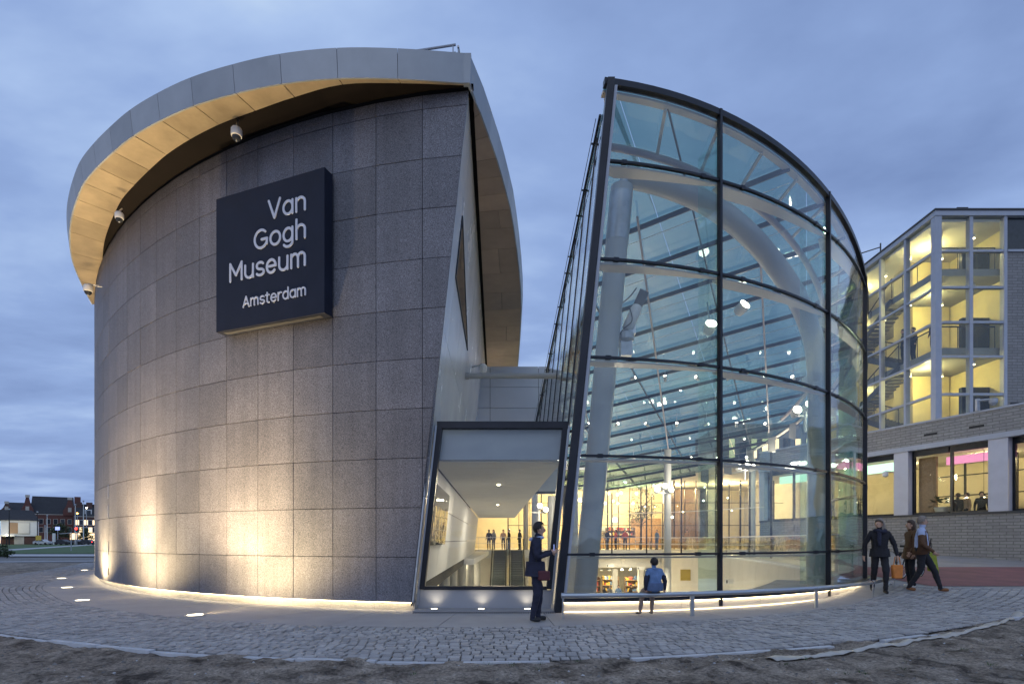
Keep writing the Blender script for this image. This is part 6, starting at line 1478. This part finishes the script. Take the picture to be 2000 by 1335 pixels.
for s in (-1, 1):
    A = [(s * .16, .10, 1.41), (s * .19, .13, 1.15), (s * .205, .14, .88)]; Bk = [(s * .20, -.02, 1.42), (s * .215, .0, 1.15), (s * .225, .0, .86)]; Ck = [(s * .06, -.15, 1.44), (s * .06, -.17, 1.15), (s * .06, -.18, .86)]
    m.loft(A, Bk); m.loft(Bk, Ck)
m.loft([(-.06, -.15, 1.44), (-.06, -.17, 1.15), (-.06, -.18, .86)], [(.06, -.15, 1.44), (.06, -.17, 1.15), (.06, -.18, .86)])
jk = m.build('jacket', 'cloth_brown', man2, True); jk.modifiers.new('s', 'SOLIDIFY').thickness = .02
t = thing('shoulder_bag', 'yellow green bag behind the striding man', 'bag', ((1822 - 1000) / F * 13.4, 13.4, gm + .78)); m = MB(); m.hexa([(-.10, -.05, -.30), (.12, -.05, -.36), (.12, .05, -.36), (-.10, .05, -.30), (-.12, -.04, .16), (.04, -.04, .16), (.04, .04, .16), (-.12, .04, .16)]); m.build('pouch', 'green_bag', t); m = MB(); m.tube([(-.1, 0, .15), (-.12, -.1, .5)], .012, 6); m.build('strap', 'black', t)
Y = 13.7; g3 = gz((1777 - 1000) / F * Y, Y)
person('person in a brown coat half hidden behind the striding man', ((1779 - 1000) / F * Y, Y, g3), PI / 2 - .2, dict(torso='cloth_brown', arm='cloth_brown', leg='cloth_black', shoe='white_paint', hand='skin', head='skin'), 1.70, None, 1.0, 'hair_brown', True, coat=(1.05, .75, 'cloth_brown', .05))
# figures inside
def inner(px, y, z, label, rz, torso, leg, hair='hair_dark', h=1.72, group='visitors inside the museum', long_=False):
    person(label, ((px - 1000) / F * y, y, z), rz, dict(torso=torso, arm=torso, leg=leg, shoe='black', hand='skin', head='skin'), h, None, 1.0, hair, long_, fingers=False, eyes=False, group=group)
inner(955, 46.5, .5, 'visitor in dark clothes at the top of the left escalator', .3, 'cloth_black', 'cloth_black'); inner(964, 47.0, .5, 'visitor in grey standing beside the dark one at the left escalator', 2.5, 'cloth_grey', 'cloth_black', long_=True)
inner(983, 46.4, .5, 'visitor in tan jacket at the top of the right escalator', 3.0, 'cloth_tan', 'cloth_black'); inner(994, 46.9, .5, 'visitor in black at the right edge of the escalators', 2.0, 'cloth_black', 'cloth_jean'); inner(1015, 46.0, .5, 'visitor in black on the balcony right of the escalators', 1.0, 'cloth_black', 'cloth_black')
inner(1109, 45.6, .5, 'visitor in tan top on the balcony beside the black corner post', 3.1, 'cloth_tan', 'cloth_grey'); inner(1221, 45.6, .5, 'visitor in red shirt and dark trousers on the balcony left of the thin column', 3.1, 'cloth_red', 'cloth_black'); inner(1203, 47.0, .5, 'visitor in dark red on the balcony left of the red shirted one', 1.0, 'cloth_red', 'cloth_black', 'hair_brown')
inner(1172, 45.8, .5, 'visitor in black on the balcony right of the leaning column', 1.3, 'cloth_black', 'cloth_black'); inner(1186, 46.2, .5, 'visitor in black, second to the right of the leaning column', 2.3, 'cloth_navy', 'cloth_black')
inner(1283, 47, .5, 'visitor in blue left of the thin column with the floodlights', 2, 'cloth_blue', 'cloth_jean'); inner(1342, 47, .5, 'visitor in tan between the thin column and the middle mullion', 2.4, 'cloth_tan', 'cloth_grey')
for i, px in enumerate((1180, 1192, 1208, 1232, 1160)): inner(px, 43.0 + i * .3, -4, ['shopper with dark hair at the lower level, second from left', 'shopper in grey at the lower level in the middle', 'shopper in blue at the lower level right of the middle', 'shopper in dark top at the lower level nearest the child', 'shopper in tan at the lower level by the leaning column'][i], 1.0 + i, ['cloth_black', 'cloth_grey', 'cloth_blue', 'cloth_black', 'cloth_tan'][i], 'cloth_black')
for i, (ty, z, cl_, rz) in enumerate(((25.6, 10.12, 'cloth_navy', 1.6), (26.9, 10.12, 'cloth_black', 1.4), (27.6, 10.3, 'cloth_black', 1.2))):
    person(['visitor in navy leaning on the tower landing nearest the corner', 'visitor in black in the middle of the tower landing', 'visitor in black at the top of the tower stair'][i], (TX + .75, ty, z), rz, dict(torso=cl_, arm=cl_, leg='cloth_black', shoe='black'), 1.75, None, 1.0, 'hair_dark', False, fingers=False, eyes=False, group='visitors in the stair tower')
for i, t0 in enumerate((3.45, 3.75, 4.35, 4.75, 4.95)):
    p = f3(t0, 1.75 if i < 3 else 2.05, -.85 - .1 * (i % 2)); person(['diner in dark top beside the potted plant', 'diner in tan facing the dark one near the window bar', 'diner in black right of the window bar', 'diner in grey standing near the white pillar', 'diner in brown at the white pillar'][i], p, i * 1.3, dict(torso=['cloth_black', 'cloth_tan', 'cloth_black', 'cloth_grey', 'cloth_brown'][i], arm=['cloth_black', 'cloth_tan', 'cloth_black', 'cloth_grey', 'cloth_brown'][i], leg='cloth_black', shoe='black'), 1.7, None, 1.0, 'hair_brown', False, fingers=False, eyes=False, group='diners in the restaurant')

# ================================================================== BICYCLE
Y = 15.6; bx = (1762 - 1000) / F * Y
bike = thing('bicycle', 'black city bicycle parked behind the walking people', 'bicycle', (bx, Y, gz(bx, Y)), .55)
def ring(r, t_, c, n=28): return [(c[0] + r * math.cos(2 * PI * i / n), c[1], c[2] + r * math.sin(2 * PI * i / n)) for i in range(n + 1)]
for cxw in (0, 1.08):
    wp = empty('wheel', bike)
    m = MB(); m.tube(ring(.34, 0, (cxw, 0, .355)), .02, 8); m.build('tyre', 'rubber', wp, True); m = MB(); m.tube(ring(.315, 0, (cxw, 0, .355)), .012, 6); m.build('rim', 'steel', wp, True)
    m = MB(); m.tube([(cxw, -.05, .355), (cxw, .05, .355)], .025, 8)
    for k in range(14): a = 2 * PI * k / 14; m.tube([(cxw, 0, .355), (cxw + .31 * math.cos(a), 0, .355 + .31 * math.sin(a))], .0025, 4)
    m.build('spokes', 'steel', wp)
    m = MB(); m.tube([(cxw + .385 * math.cos(a), 0, .355 + .385 * math.sin(a)) for a in [math.radians(10 + i * 13) for i in range(13)]], .025, 6); m.build('mudguard', 'black', bike, True)
m = MB()
for a, b in (((0, 0, .355), (.42, 0, .30)), ((.42, 0, .30), (.28, 0, .85)), ((0, 0, .355), (.30, 0, .75)), ((.42, 0, .30), (.92, 0, .82)), ((.32, 0, .70), (.93, 0, .86)), ((.93, 0, .92), (1.0, 0, .60)), ((1.0, 0, .60), (1.08, 0, .355))): m.tube([a, b], .02, 8)
m.build('frame', 'black', bike, True)
m = MB(); m.hexa([(.10, -.10, .90), (.42, -.03, .90), (.42, .03, .90), (.10, .10, .90), (.10, -.10, .96), (.42, -.02, .96), (.42, .02, .96), (.10, .10, .96)]); m.build('saddle', 'black', bike); m = MB(); m.tube([(.28, 0, .84), (.27, 0, .92)], .015, 6); m.build('seat_post', 'steel', bike)
m = MB(); m.tube(spline([(.72, -.30, 1.06), (.88, -.27, 1.10), (.95, -.06, 1.08), (.95, .06, 1.08), (.88, .27, 1.10), (.72, .30, 1.06)], 4), .014, 8); m.tube([(.93, 0, .9), (.95, 0, 1.08)], .016, 8); m.build('handlebar', 'steel', bike, True)
m = MB(); m.box((1.0, -.2, .78), (1.32, .2, .80)); 
for z in (.86, .94, 1.02): m.tube([(1.0, -.2, z), (1.34, -.2, z), (1.34, .2, z), (1.0, .2, z), (1.0, -.2, z)], .012, 5)
for x, y in ((1.0, -.2), (1.34, -.2), (1.34, .2), (1.0, .2), (1.17, -.2), (1.17, .2)): m.tube([(x, y, .78), (x, y, 1.03)], .01, 5)
m.build('basket', 'black', bike); m = MB(); m.box((-.35, -.08, .74), (.25, .08, .76)); m.build('carrier', 'black', bike); m = MB(); m.lathe([(.10, -.01), (.10, .01)], 14, (.42, .06, .30), mat=Matrix.Rotation(PI / 2, 4, 'X')); m.build('chainring', 'steel', bike)
